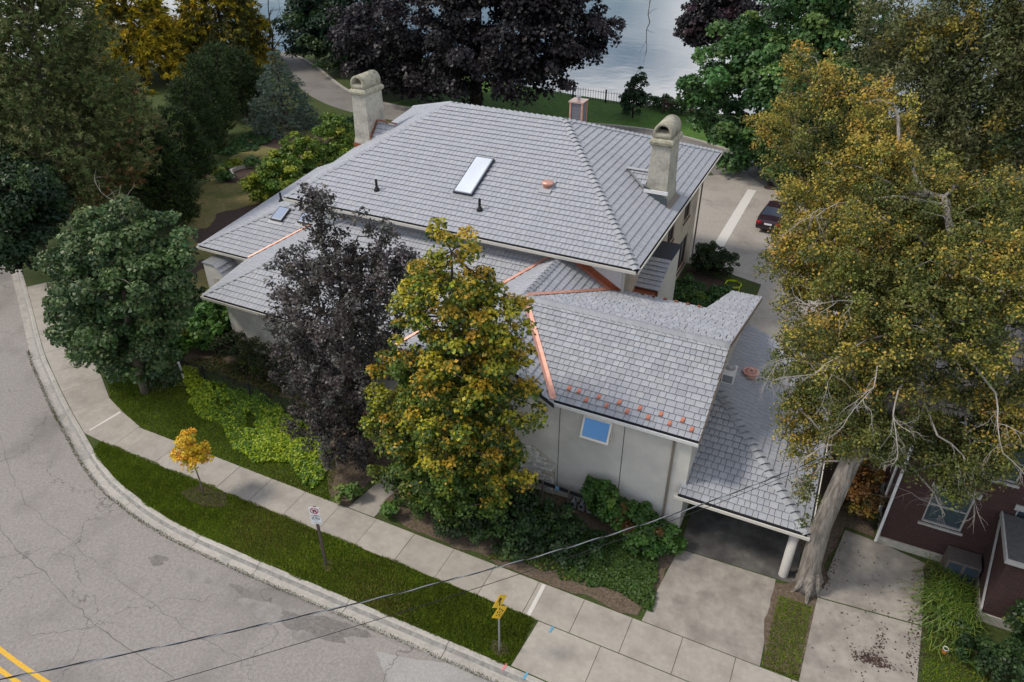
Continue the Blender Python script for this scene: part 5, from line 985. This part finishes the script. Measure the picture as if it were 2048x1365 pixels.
# ------------------------------------------------------------------ neighbouring brick house
M_brick = bpy.data.materials.new('shade_darkened_brick'); M_brick.use_nodes = True
N = M_brick.node_tree.nodes; Lk = M_brick.node_tree.links; g = N.new('ShaderNodeNewGeometry'); sx = N.new('ShaderNodeSeparateXYZ'); Lk.new(g.outputs['Position'], sx.inputs[0])
ad = N.new('ShaderNodeMath'); Lk.new(sx.outputs[0], ad.inputs[0]); Lk.new(sx.outputs[1], ad.inputs[1]); cb = N.new('ShaderNodeCombineXYZ'); Lk.new(ad.outputs[0], cb.inputs[0]); Lk.new(sx.outputs[2], cb.inputs[1])
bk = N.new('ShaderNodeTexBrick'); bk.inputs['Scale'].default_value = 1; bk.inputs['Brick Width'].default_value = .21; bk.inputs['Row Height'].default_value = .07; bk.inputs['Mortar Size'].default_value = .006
bk.inputs['Color1'].default_value = (.065, .025, .021, 1); bk.inputs['Color2'].default_value = (.04, .017, .016, 1); bk.inputs['Mortar'].default_value = (.07, .052, .046, 1)  # brick tones lowered so the colour carries the shade on this house
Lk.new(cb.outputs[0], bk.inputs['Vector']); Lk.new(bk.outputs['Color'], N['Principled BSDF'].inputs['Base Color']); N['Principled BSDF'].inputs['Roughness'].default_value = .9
bp_ = N.new('ShaderNodeBump'); bp_.inputs['Strength'].default_value = .5; bp_.inputs['Distance'].default_value = .01; Lk.new(bk.outputs['Fac'], bp_.inputs['Height']); bp_.invert = True; Lk.new(bp_.outputs[0], N['Principled BSDF'].inputs['Normal'])
M_trim = mat('weathered_trim', (.40, .39, .37), .7, var=.15, scale=3)
nb = empty('brick_house', (8, 26, 0), 'dark red brick neighbour house half hidden by branches at the right', 'house')
F0, F1 = (4.2, 23.8), (16.0, 23.8)
nh = [(1.05, 2.35, 1.62, 3.35), (1.75, 3.25, 4.35, 5.95), (3.6, 5.0, 1.62, 3.35), (5.2, 6.6, 4.35, 5.95)]
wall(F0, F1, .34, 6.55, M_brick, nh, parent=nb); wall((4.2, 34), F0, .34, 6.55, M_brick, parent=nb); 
MB().box(4.14, 16, 23.74, 24.0, 0, .338).build('foundation', M_conc_old, nb); MB().box(4.14, 4.4, 24.0, 34, 0, .338).build('foundation', M_conc_old, nb)
for h in nh:
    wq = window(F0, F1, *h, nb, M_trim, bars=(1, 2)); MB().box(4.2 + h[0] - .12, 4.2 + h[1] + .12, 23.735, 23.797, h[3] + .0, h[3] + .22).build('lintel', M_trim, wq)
NE = 6.7; n0, n1, n2 = Vector((3.75, 23.3, NE)), Vector((16.5, 23.3, NE)), Vector((3.75, 34.6, NE)); nr = Vector((9.4, 28.95, NE + 3.4)); nr2 = Vector((16.5, 28.95, NE + 3.4))
SV, SF, SC = [], [], []; TONES = [(.33, .29, .255), (.36, .32, .28), (.30, .265, .235), (.38, .34, .30)]
nf, nl = [n0, n1, nr2, nr], [n2, n0, nr]
mb = MB()
for p in (nf, nl): mb.prism([v - Vector((0, 0, .16)) for v in p], (0, 0, .16))
nroof = mb.build('roof', M_deck, nb)
slates(nf, EU, .30, nroof, widths=(.28, .32)); slates(nl, EV, .30, nroof, widths=(.28, .32), lift=.05)
M_cap2 = mat('tan_cap', (.30, .26, .225), .8, var=.12, objvar=.1); mc_ = M_cap; M_cap = M_cap2; caps(n0, nr, ddown(nf), ddown(nl), nroof, expo=.34, wd=.24); caps(nr, nr2, ddown(nf), (0, 1, -.6), nroof, expo=.34, wd=.24); M_cap = mc_
me = bpy.data.meshes.new('slates'); rl = root_loc(nb); me.from_pydata([tuple(v - rl) for v in SV], [], SF); me.update(); me.materials.append(M_slate)
so = link(bpy.data.objects.new('shingles', me), nb); set_col(so, SC); so['kind'] = 'stuff'
gutter(n0, n1, (0, -1, 0), M_white, nb); gutter(n2, n0, (-1, 0, 0), M_white, nb)
MB().prism([(3.8, 23.35, NE - .18), (16.4, 23.35, NE - .18), (16.4, 23.85, NE - .18), (4.25, 23.85, NE - .18), (4.25, 34, NE - .18), (3.8, 34, NE - .18)], (0, 0, .02)).build('soffit', M_trim, nb)
MB().tube([(3.72, 23.5, 6.6), (4.1, 23.72, 6.2), (4.1, 23.72, .1)], .055).build('downspout', M_white, nb)
MB().tube([(3.72, 25.2, 6.6), (4.12, 25.2, 6.2), (4.12, 25.2, .1)], .05).build('downspout', M_white, nb)
# its porch bay
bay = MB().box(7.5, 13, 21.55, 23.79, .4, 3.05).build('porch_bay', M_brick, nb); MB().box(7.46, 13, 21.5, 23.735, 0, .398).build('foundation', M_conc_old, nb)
MB().box(7.4, 13, 21.42, 23.73, 3.052, 3.10).build('flat_roof', mat('grey_roofing', (.10, .10, .10), .9, var=.2), nb)
for b_ in ((7.36, 13, 21.38, 21.44, 2.98, 3.16), (7.36, 7.42, 21.44, 23.73, 2.98, 3.16)): MB().box(*b_).build('roof_edge', M_trim, nb)
MB().prism([(7.47, 21.50, .5), (7.47, 21.50, .62), (7.47, 23.7, 2.86), (7.47, 23.7, 2.74)], (-.06, 0, 0)).build('stair_rail', M_trim, nb)
cw = MB().box(6.35, 7.42, 23.0, 23.73, 0, .95).build('basement_bulkhead', mat('dark_timber', (.13, .11, .10), .8, var=.2), nb)
for x in (6.42, 6.95): MB().box(x, x + .42, 22.985, 22.998, .2, .85).build('basement_pane', M_glass, nb)

# ------------------------------------------------------------------ small things
# A/C cooler on the garage side wall
ac = empty('air_conditioner', (-2.5, 24.9, 4.95), 'white boxed air cooler bracketed to the garage side wall', 'air conditioner')
MB().box(-2.74, -2.28, 24.52, 25.3, 4.95, 5.36).build('casing', M_white, ac)
MB().box(-2.70, -2.32, 24.505, 24.519, 4.99, 5.32).build('grille', mat('ac_grille', (.17, .2, .26), .5), ac)
for k in range(8): MB().box(-2.70, -2.32, 24.497, 24.504, 5.0 + k * .04, 5.012 + k * .04).build('louvre', M_galv, ac)
MB().lathe((-2.51, 25.02, 5.36), [(.19, 0), (.19, .05), (.17, .07), (.17, .06), (.05, .06)], 20).build('fan_guard', M_galv, ac)
for k in range(5): MB().box(-.17, .17, -.008, .008, 5.425, 5.44, Matrix.Translation((-2.51, 25.02, 0)) @ Matrix.Rotation(k * .63, 4, 'Z')).build('fan_bar', M_white, ac)
MB().box(-2.855, -2.30, 24.6, 25.25, 4.90, 4.945).build('bracket', M_galv, ac)
# gas meters and their pipes
for k, x in enumerate((-7.0, -6.64, -6.28, -5.96)):
    gm = empty('gas_meter', (x, 20.3, 0), 'grey gas meter by the wall, %s from the stone panel' % ('first', 'second', 'third', 'fourth')[k], 'gas meter', 'gas meters by the garage wall')
    MB().prism([(x - .12, 20.22, .18), (x + .12, 20.22, .18), (x + .13, 20.22, .36), (x + .07, 20.22, .52), (x - .07, 20.22, .52), (x - .13, 20.22, .36)], (0, .2, 0)).build('body', mat('meter_grey', (.24, .25, .26), .5), gm)
    MB().box(x - .06, x + .06, 20.205, 20.219, .34, .46).build('dial', M_dark, gm)
    for s_ in (-.08, .08): MB().tube([(x + s_, 20.32, .5), (x + s_, 20.32, .72)], .02).build('pipe', M_blackiron, gm)
    MB().tube([(x, 20.36, 0), (x, 20.36, .2)], .02).build('stand_pipe', M_blackiron, gm)
gp = empty('gas_pipe', (-7.6, 20.4, 0), 'dark twin pipes running along the wall below the stone panel', 'pipe')
for z in (.72, .82): MB().tube([(-10.2, 20.5, z), (-5.8, 20.4, z)], .035).build('pipe', M_blackiron, gp)
for x in (-10, -8.4, -7.25): MB().box(x - .03, x + .03, 20.36, 20.44, 0, .95).build('post', M_brownpipe, gp)
MB().box(-7.82, -7.66, 20.34, 20.36, .72, .92).build('blue_tag', mat('blue_tag', (.25, .5, .75), .6), gp)

# iron fences
def iron_fence(label, pts, h, sp, grp, r=.009, pr=.035, end=.0):
    root = empty('iron_fence', (*pts[0], 0), label, 'fence'); pk = None
    for p in pts: MB().box(p[0] - pr, p[0] + pr, p[1] - pr, p[1] + pr, 0, h * 1.08).lathe((p[0], p[1], h * 1.08), [(pr * 1.3, 0), (pr * 1.3, .03), (.005, .08)], 8).build('post', M_blackiron, root)
    pm = MB().box(-r, r, -r, r, .05, h * .96).add([(-r * 1.8, 0, h * .96), (0, -r * 1.8, h * .96), (r * 1.8, 0, h * .96), (0, r * 1.8, h * .96), (0, 0, h * 1.06)], [(0, 1, 4), (1, 2, 4), (2, 3, 4), (3, 0, 4)])
    for a, b in zip(pts, pts[1:]):
        a, b = Vector((*a, 0)), Vector((*b, 0)); t = (b - a).normalized(); sd = Vector((-t.y, t.x, 0)) * .012
        for z in (.12, h * .85): MB().prism([a + sd + Vector((0, 0, z)), a - sd + Vector((0, 0, z)), a - sd + Vector((0, 0, z + .03)), a + sd + Vector((0, 0, z + .03))], b - a).build('rail', M_blackiron, root)
        n = int((b - a).length / sp)
        for k in range(1, n):
            if pk is None: 
                me = bpy.data.meshes.new('picket'); me.from_pydata([tuple(v) for v in pm.v], [], pm.f); me.update(); me.materials.append(M_blackiron); pk = me
            o = bpy.data.objects.new('picket', pk); o.location = a.lerp(b, k / n) - root.location; link(o, root)
    return root
iron_fence('low black iron fence between the lime ground cover and the garden', [(-30.4, 20.75), (-27.0, 20.55), (-23.9, 20.45), (-21.0, 20.3), (-18.0, 20.2)], .78, .13, None)
iron_fence('black iron fence at the lake edge of the back lawn', [(-34.5, 78.3), (-29.8, 77.7), (-25.9, 77.4), (-21.9, 77.2), (-17.5, 77.1), (-13.2, 77.3)], 1.25, .3, None, .016, .07)
pw = empty('marker_post', (-28.0, 20.1, 0), 'white marker post leaning in the ground cover by the fence', 'post')
MB().tube([(-28.0, 20.1, 0), (-28.05, 20.12, 1.05)], .065, 10).build('shaft', M_white, pw); MB().tube([(-28.045, 20.118, .86), (-28.05, 20.12, .95)], .068, 10).build('red_band', mat('dull_red', (.25, .06, .05), .6), pw)

# no-turn sign
def text_strokes(): pass
M_swhite = mat('sign_white', (.80, .80, .80), .45); M_sred = mat('sign_red', (.50, .02, .05), .45); M_sblack = mat('sign_black', (.02, .02, .025), .5); M_syel = mat('sign_yellow', (.80, .50, .02), .45); M_sblue = mat('sign_ink', (.06, .07, .10), .5)
def ringmesh(cx, cz, r0, r1, y, n=28, sx=1.):
    V = []; F = []
    for k in range(n):
        a = 2 * math.pi * k / n
        for r in (r0, r1): V.append((cx + r * math.cos(a) * sx, y, cz + r * math.sin(a)))
    for k in range(n): F.append((2 * k, 2 * k + 1, (2 * k + 3) % (2 * n), (2 * k + 2) % (2 * n)))
    return V, F
def bar(mb, a, b, wd, y):
    a, b = Vector((a[0], 0, a[1])), Vector((b[0], 0, b[1])); t = (b - a).normalized(); c = Vector((-t.z, 0, t.x)) * wd / 2
    mb.add([(p.x, y, p.z) for p in (a - c, a + c, b + c, b - c)], [(0, 1, 2, 3)])
def sign_root(loc, rz, label): 
    o = empty('street_sign', loc, label, 'sign', None, rz); return o
SGS = [None]
def put(mb, name, m, root):
    if SGS[0] and name != 'post': mb.v = [Vector((v[0] * SGS[0], v[1], 3.09 - (3.09 - v[2]) * SGS[0])) for v in mb.v]
    me = bpy.data.meshes.new(name); me.from_pydata([tuple(v) for v in mb.v], [], mb.f); me.update(); me.materials.append(m); return link(bpy.data.objects.new(name, me), root)
sg = sign_root((-14.23, 13.7, 0), R(22), 'white street sign with red no turn symbol on a wooden post')
SGS[0] = .64
put(MB().box(-.045, .045, -.035, .035, 0, 3.06), 'post', mat('sign_post_brown', (.10, .075, .065), .7), sg)
p1_ = put(MB().box(-.30, .30, -.055, -.045, 2.50, 3.09), 'no_turn_plate', M_swhite, sg)
V, F = ringmesh(0, 2.82, .185, .235, -.0575); put(MB().add(V, F), 'red_ring', M_sred, p1_)
mb = MB(); bar(mb, (-.06, 2.67), (-.06, 2.86), .07, -.0568); bar(mb, (-.06, 2.86), (.06, 2.90), .07, -.0566); bar(mb, (.06, 2.90), (.08, 2.76), .06, -.0564); mb.add([(.0, -.0562, 2.77), (.16, -.0562, 2.77), (.08, -.0562, 2.66)], [(0, 1, 2)]); put(mb, 'turn_arrow', M_sblack, p1_)
mb = MB(); bar(mb, (-.14, 2.96), (.14, 2.68), .05, -.0590); put(mb, 'red_slash', M_sred, p1_)
p2_ = put(MB().box(-.30, .30, -.055, -.045, 1.80, 2.44), 'notice_plate', M_swhite, sg)
mb = MB(); bar(mb, (-.29, 2.43), (.29, 2.43), .025, -.0570); put(mb, 'top_rule', M_sblack, p2_)
V, F = ringmesh(0, 2.24, .118, .14, -.0575, 28, 1.65); put(MB().add(V, F), 'oval', M_sblue, p2_)
mb = MB()
for a_, b_ in (((-.15, 2.17), (-.13, 2.32)), ((-.13, 2.32), (-.06, 2.28)), ((-.06, 2.28), (-.13, 2.23)), ((-.05, 2.17), (-.0, 2.32)), ((0, 2.32), (.03, 2.17)), ((.03, 2.17), (.05, 2.32)), ((.05, 2.32), (.11, 2.17)), ((.15, 2.30), (.11, 2.25)), ((.11, 2.22), (.16, 2.18))): bar(mb, a_, b_, .022, -.0565)
put(mb, 'oval_lettering', M_sblue, p2_)
mb = MB()
for z in (1.95, 1.91, 1.87): bar(mb, (-.13, z), (.14, z), .014, -.057)
put(mb, 'small_print', mat('sign_pale_ink', (.35, .36, .40), .5), p2_); mb = MB(); mb.add([(.18, -.057, 1.86), (.23, -.057, 1.86), (.23, -.057, 1.91), (.18, -.057, 1.91)], [(0, 1, 2, 3)]); put(mb, 'corner_mark', M_sblack, p2_)
# yellow warning signs
SGS[0] = None
sg = sign_root((-6.84, 13.31, 0), R(0), 'two yellow diamond warning plates on a grey steel post')
put(MB().lathe((0, 0, 0), [(.032, 0), (.032, 2.75)], 10), 'post', M_galv, sg)
def diamond(name, cz, s_, rz, off):
    r = bpy.data.objects.new(name, None); 
    m4 = Matrix.Rotation(rz, 4, 'Z') @ Matrix.Translation((0, -.045, cz)) @ Matrix.Rotation(R(45), 4, 'Y')
    mb = MB().box(-s_ / 2, s_ / 2, -.004, .004, -s_ / 2, s_ / 2, m4); return put(mb, name, M_syel, sg), Matrix.Rotation(rz, 4, 'Z') @ Matrix.Translation((0, -.045, cz))
pA, mA = diamond('arrow_plate', 2.60, .46, R(72), 0)
mb = MB(); bar(mb, (-.02, -.26), (.02, .02), .07, -.0065); mb.add([(-.13, -.0065, .02), (.15, -.0065, .02), (.03, -.0065, .25)], [(0, 1, 2)]); mb.v = [mA @ Vector((v[0] * .75, v[1], v[2] * .75)) for v in mb.v]; put(mb, 'arrow', M_sblack, pA)
pB, mB_ = diamond('symbol_plate', 2.08, .46, R(66), 0)
mb = MB()
for cx, cz, sw, sh_ in ((0, .22, .06, .12), (-.12, .10, .05, .09), (.10, .08, .05, .10), (0, 0, .10, .05), (-.17, -.06, .07, .06), (.16, -.05, .07, .11), (-.05, -.12, .07, .07), (.07, -.17, .05, .07), (0, -.25, .05, .09)): mb.add([(cx - sw / 2, -.0065, cz - sh_ / 2), (cx + sw / 2, -.0065, cz - sh_ / 2), (cx + sw / 2, -.0065, cz + sh_ / 2), (cx - sw / 2, -.0065, cz + sh_ / 2)], [(0, 1, 2, 3)])
mb.v = [mB_ @ Vector((v[0] * .75, v[1], v[2] * .75)) for v in mb.v]; put(mb, 'pictograms', M_sblack, pB)

# overhead cables
def cable(label, pts, r, m, twist=False):
    A_ = np.array(pts); s_ = np.hypot(A_[:, 0] - A_[0, 0], A_[:, 1] - A_[0, 1]); pf = np.polyfit(s_, A_[:, 2], 3); q_ = np.linspace(0, s_[-1], 90); L = [Vector((np.interp(t, s_, A_[:, 0]), np.interp(t, s_, A_[:, 1]), np.polyval(pf, t))) for t in q_]
    root = empty('overhead_cable', tuple(L[0]), label, 'cable')
    if not twist: MB().tube(L, r, 6).build('wire', m, root)
    else:
        D = []; 
        for a, b in zip(L, L[1:]):
            k = max(1, int((b - a).length / .06)); D += [a.lerp(b, i / k) for i in range(k)]
        for ph, mm in ((0, M_blackrubber), (math.pi, M_galv)):
            Q = []
            for i, p in enumerate(D): a = i * .06 * 5.2 + ph; Q.append(p + Vector((.67 * math.cos(a), -.74 * math.cos(a), math.sin(a))) * r * .8)
            MB().tube(Q, r, 5).build('strand', mm, root)
    return root
cable('thick twisted overhead cable crossing from the lower left road to the brick house', [(-31.8, -16.4, 12.2), (-13.82, 3.68, 7.47), (-11.96, 5.76, 6.82), (-8.94, 9.12, 6.05), (-6.21, 12.19, 5.65), (-2.66, 16.15, 5.48), (.64, 19.84, 5.9), (4.08, 23.68, 6.45)], .014, M_blackrubber, True)
cable('thin overhead wire hanging just below the twisted cable', [(-31.8, -16.4, 8.6), (-11.98, 5.73, 5.57), (-9.01, 9.05, 5.25), (-6.8, 11.52, 5.12), (-4.59, 13.99, 5.10), (-2.71, 16.1, 5.22), (.13, 19.27, 5.54), (4.08, 23.66, 6.2)], .009, M_blackrubber)

# garden hose coil, paint can
hz = MB(); P = []
for i in range(110): a = i / 110 * 2 * math.pi * 5; rr_ = .47 + .03 * math.sin(i * 1.7) + .015 * (i % 22) / 22; P.append((-5.05 + rr_ * math.cos(a), 42.05 + rr_ * math.sin(a), .05 + .02 * i / 22 + .012 * math.sin(i)))
P += [(-4.6, 41.5, .04), (-4.55, 41.0, .04), (-4.9, 40.5, .04)]
tag(hz.tube(P, .022, 6).build('garden_hose', mat('lime_hose', (.42, .50, .02), .45)), 'lime yellow garden hose coiled by the side bed', 'hose')
cn = empty('paint_can', (6.45, 19.64, 0), 'small orange can with a white rim on the lower right grass', 'can')
MB().lathe((6.45, 19.64, 0), [(.085, 0), (.085, .2), (.075, .2), (.075, .06)], 18).build('can_body', mat('can_orange', (.55, .22, .06), .5), cn); MB().lathe((6.45, 19.64, .2), [(.095, -.012), (.095, .012), (.07, .012), (.07, -.012)], 18).build('rim', M_white, cn); MB().lathe((6.45, 19.64, .1), [(.07, 0), (.07, .01)], 16).build('paint', mat('blue_paint', (.05, .18, .32), .3), cn)

# parked sedan, tail towards us
def sedan(loc, rz, paint, label):
    car = empty('parked_car', loc, label, 'car', None, rz)
    def P(mb, name, m, par=car, smooth=False):
        me = bpy.data.meshes.new(name); me.from_pydata([tuple(v) for v in mb.v], [], mb.f); me.update()
        bm = bmesh.new(); bm.from_mesh(me); bmesh.ops.remove_doubles(bm, verts=bm.verts, dist=.0005); bmesh.ops.recalc_face_normals(bm, faces=bm.faces); bm.to_mesh(me); bm.free(); me.materials.append(m)
        if smooth: me.shade_smooth()
        return link(bpy.data.objects.new(name, me), par)
    # cross sections along the car: (y, half width, sill z, belt z)
    S = [(0, .70, .42, .80), (.10, .84, .32, .96), (.55, .90, .26, 1.02), (1.3, .92, .24, 1.0), (2.6, .92, .24, .98), (3.6, .90, .25, .92), (4.3, .86, .28, .82), (4.65, .70, .36, .66)]
    V = []; F = []
    for y, hw, z0, z1 in S:
        V += [(-hw * .82, y, z0), (-hw * .99, y, z0 + .14), (-hw, y, (z0 + z1) / 2), (-hw * .95, y, z1 - .08), (-hw * .80, y, z1), (0, y, z1 + .03), (hw * .80, y, z1), (hw * .95, y, z1 - .08), (hw, y, (z0 + z1) / 2), (hw * .99, y, z0 + .14), (hw * .82, y, z0)]
    m = 11
    for k in range(len(S) - 1):
        for i in range(m): F.append((k * m + i, k * m + (i + 1) % m, (k + 1) * m + (i + 1) % m, (k + 1) * m + i))
    F += [tuple(range(m))[::-1], tuple(range((len(S) - 1) * m, len(S) * m))]
    mb = MB().add(V, F); P(mb, 'body', paint, smooth=False)
    T_ = [(.95, .72, .985), (1.65, .60, 1.40), (2.55, .60, 1.43), (3.35, .70, .96)]
    V = []
    for y, hw, z in T_: V += [(-hw, y, z), (hw, y, z)]
    cab = MB().add(V, [(2, 3, 5, 4)]); cab.add([(-.62, 1.6, 1.41), (.62, 1.6, 1.41), (.62, 2.6, 1.44), (-.62, 2.6, 1.44), (-.62, 1.6, 1.38), (.62, 1.6, 1.38), (.62, 2.6, 1.41), (-.62, 2.6, 1.41)], [(0, 1, 2, 3), (4, 7, 6, 5), (0, 4, 5, 1), (2, 6, 7, 3), (1, 5, 6, 2), (0, 3, 7, 4)]); cab.v = cab.v[8:]; cab.f = [tuple(i - 8 for i in f) for f in cab.f[1:]]
    P(cab, 'roof', paint); gl_ = glass_mat('car_glass', (.03, .035, .045), .04)
    P(MB().add([(-.74, .85, .99), (.74, .85, .99), (.61, 1.6, 1.39), (-.61, 1.6, 1.39)], [(0, 1, 2, 3)]), 'rear_window', gl_); P(MB().add([(-.61, 2.6, 1.41), (.61, 2.6, 1.41), (.74, 3.4, .96), (-.74, 3.4, .96)], [(0, 1, 2, 3)]), 'windscreen', gl_)
    for s_ in (-1, 1):
        P(MB().add([(s_ * .74, .85, .99), (s_ * .61, 1.6, 1.39), (s_ * .61, 2.6, 1.41), (s_ * .74, 3.4, .96)], [(0, 1, 2, 3)]), 'side_window', gl_)
        P(MB().box(-.02, .02, 2.05, 2.12, .95, 1.40, Matrix.Translation((s_ * .68, 0, 0)) @ Matrix.Rotation(-s_ * .3, 4, 'Y') @ Matrix.Translation((0, 0, 0))), 'pillar', paint) if False else None
        P(MB().box(s_ * .66 - .17, s_ * .66 + .17, -.03, .16, .70, .86), 'tail_light', mat('tail_red', (.45, .01, .02), .2))
        for y in (.95, 3.75):
            wl = P(MB().tube([(s_ * .74, y, .32), (s_ * .94, y, .32)], .32, 20), 'wheel', M_blackrubber); P(MB().tube([(s_ * .9, y, .32), (s_ * .955, y, .32)], .20, 14), 'rim', M_galv, wl)
    P(MB().box(-.80, .80, -.06, .12, .34, .56), 'rear_bumper', paint); P(MB().box(-.26, .26, -.035, .0, .66, .78), 'number_plate', M_swhite)
    return car
pm_ = mat('plum_black_paint', (.030, .016, .022), .25, spec=.6); sedan((-4.5, 50.6, .016), R(-4), pm_, 'dark sedan parked on the court, tail towards the house')
# road furniture of the surface: seams, repairs, stain
def crack(pts, wd, z=-.117):
    L = smooth_line(pts, 10); L = L + rng.normal(0, .05, L.shape); w2 = wd * rng.uniform(.3, 1.3, len(L)); t = unit(np.gradient(L, axis=0)); nn = np.c_[-t[:, 1], t[:, 0]] * w2[:, None] / 2
    a, b = L - nn, L + nn; n = len(L); o = obj('road_crack', [(*p, z) for p in a] + [(*p, z) for p in b], [(i, i + 1, n + i + 1, n + i) for i in range(n - 1)], mat('crack_fill', (.17, .155, .145), .95, var=.3)); o['kind'] = 'structure'
crack([(-30, 10.6), (-27.0, 9.66), (-22.9, 8.85), (-19.6, 8.25), (-16, 8.0)], .035)
crack([(-33, 13.6), (-28.2, 11.4), (-23.7, 10.4), (-19.5, 9.85), (-16.5, 9.5), (-14, 9.4)], .022)
crack([(-21.5, 7.0), (-20.2, 8.0), (-19.4, 8.6)], .03); crack([(-16.6, 6.4), (-15.5, 7.4), (-14.2, 7.6), (-12.5, 7.2)], .04); crack([(-14.6, 7.5), (-14.3, 8.4), (-12.8, 9.2)], .03)
def blob(c, a, b, rz, m, z, name='road_repair'):
    th = np.linspace(0, 2 * math.pi, 40)[:-1]; r = 1 + .18 * np.sin(2 * th + c[0]) + .15 * np.sin(3 * th + c[1]) + .1 * np.sin(5 * th + c[0] * 2) + rng.normal(0, .06, len(th)); x, y = a * r * np.cos(th), b * r * np.sin(th)
    sheet(name, [(c[0] + x_ * math.cos(rz) - y_ * math.sin(rz), c[1] + x_ * math.sin(rz) + y_ * math.cos(rz)) for x_, y_ in zip(x, y)], z, m)
M_rep = mat('smooth_repair', (.31, .29, .268), .92, var=.14, scale=9, bump=.3, bscale=90, c2=(.27, .25, .23), stain=(.22, .2, .185), sscale=1.6, coord='World'); M_stainr = mat('dark_repair', (.17, .155, .142), .92, var=.25, scale=6, c2=(.22, .20, .185), coord='World')
blob((-12.9, 11.55), 1.7, .40, R(6), M_stainr, -.1162); blob((-18.4, 11.3), .75, .26, R(-4), M_rep, -.1150); blob((-17.0, 11.25), .42, .22, 0, M_rep, -.1148); blob((-15.1, 11.25), 1.0, .30, R(8), M_rep, -.1146); blob((-20.2, 11.25), .42, .2, R(5), M_stainr, -.1160); blob((-13.2, 11.0), .45, .2, 0, M_rep, -.1143); blob((-16.3, 11.55), .5, .15, 0, M_stainr, -.1158)
for c, m in (((-6.44, 12.87), mat('marking_pink', (.70, .22, .24), .8)), ((-5.70, 12.87), mat('marking_blue', (.12, .34, .50), .8)), ((-5.62, 14.80), mat('marking_blue', (0, 0, 0)))): sheet('survey_mark', [(c[0] - .04, c[1] - .14), (c[0] + .03, c[1] - .14), (c[0] + .06, c[1] + .13), (c[0] - .02, c[1] + .13)], .0285, m)

# things by the water and in the yard
bn = empty('garden_bench', (-20.6, 78.0, 0), 'dark blue garden bench at the water edge beside the small tree', 'bench')
M_navy = mat('navy_paint', (.02, .04, .075), .5)
for k in range(4): MB().box(-21.4, -19.8, 77.75 + k * .11, 77.84 + k * .11, .43, .46).build('seat_slat', M_navy, bn)
for k in range(3): MB().box(-21.4, -19.8, 78.2, 78.23, .6 + k * .14, .70 + k * .14).build('back_slat', M_navy, bn)
for x in (-21.3, -19.95):
    for y in (77.77, 78.15): MB().box(x, x + .06, y, y + .05, 0, (.428 if y < 78 else 1.0)).build('leg', M_navy, bn)
wp = empty('wooden_post', (-19.2, 76.1, 0), 'dark wooden post among the flowers by the lake fence', 'post'); MB().box(-19.32, -19.08, 76.0, 76.24, 0, 1.5).build('shaft', M_barkdark, wp); MB().box(-19.36, -19.04, 75.96, 76.28, 1.501, 1.56).build('cap', M_barkdark, wp)
sheet('drain_grate', [(-9.9, 62.6), (-8.9, 62.2), (-8.7, 63.2), (-9.7, 63.6)], .0225, M_dark)
ds = empty('dead_snag', (-36.9, 131, -1), 'thin dead branch standing out of the lake water', 'branch'); bare(ds, [((-36.9, 131, -1.3), (-36.9, 131, -1.2), (.02, 0, 1), 6)], 3, .09, M_barkdark, 'limb', -.4, 2)
db = empty('dead_branch', (-33.4, 22.4, 0), 'leafless grey sapling rising above the corner maple', 'tree'); bare(db, [((-31.6, 22.0, -.05), (-31.4, 22.0, 5.8), (-.35, .2, .9), 2.6)], 4, .035, M_dead, 'trunk', -.3, 3)

tree('garden_tree', 'mid green tree standing behind the brick house roof at the right edge', [(19, 45, 0, .4), (19, 45, 4, .3), (19, 45, 10, .1)], [(17, 45, 8, 4), (21, 44, 7, 4), (19, 47, 11, 4), (15, 48, 6, 3)], 260, 1.0, 90, .32, [(.05, .085, .026), (.065, .10, .03)], [(.16, .14, .03)], lambda C: .12 + 0 * C[:, 0], M_barkdark, sep=.6)
tree('garden_tree', 'dark green tree between the tall olive tree and the lake at the right', [(14, 62, 0, .4), (14, 62, 4, .3), (14, 62, 9, .1)], [(12, 62, 7, 4), (16, 63, 7.5, 4), (14, 64, 10, 4), (9, 64, 5, 3)], 260, 1.0, 90, .34, [(.03, .06, .022), (.04, .075, .026)], bark=M_barkdark, sep=.6)
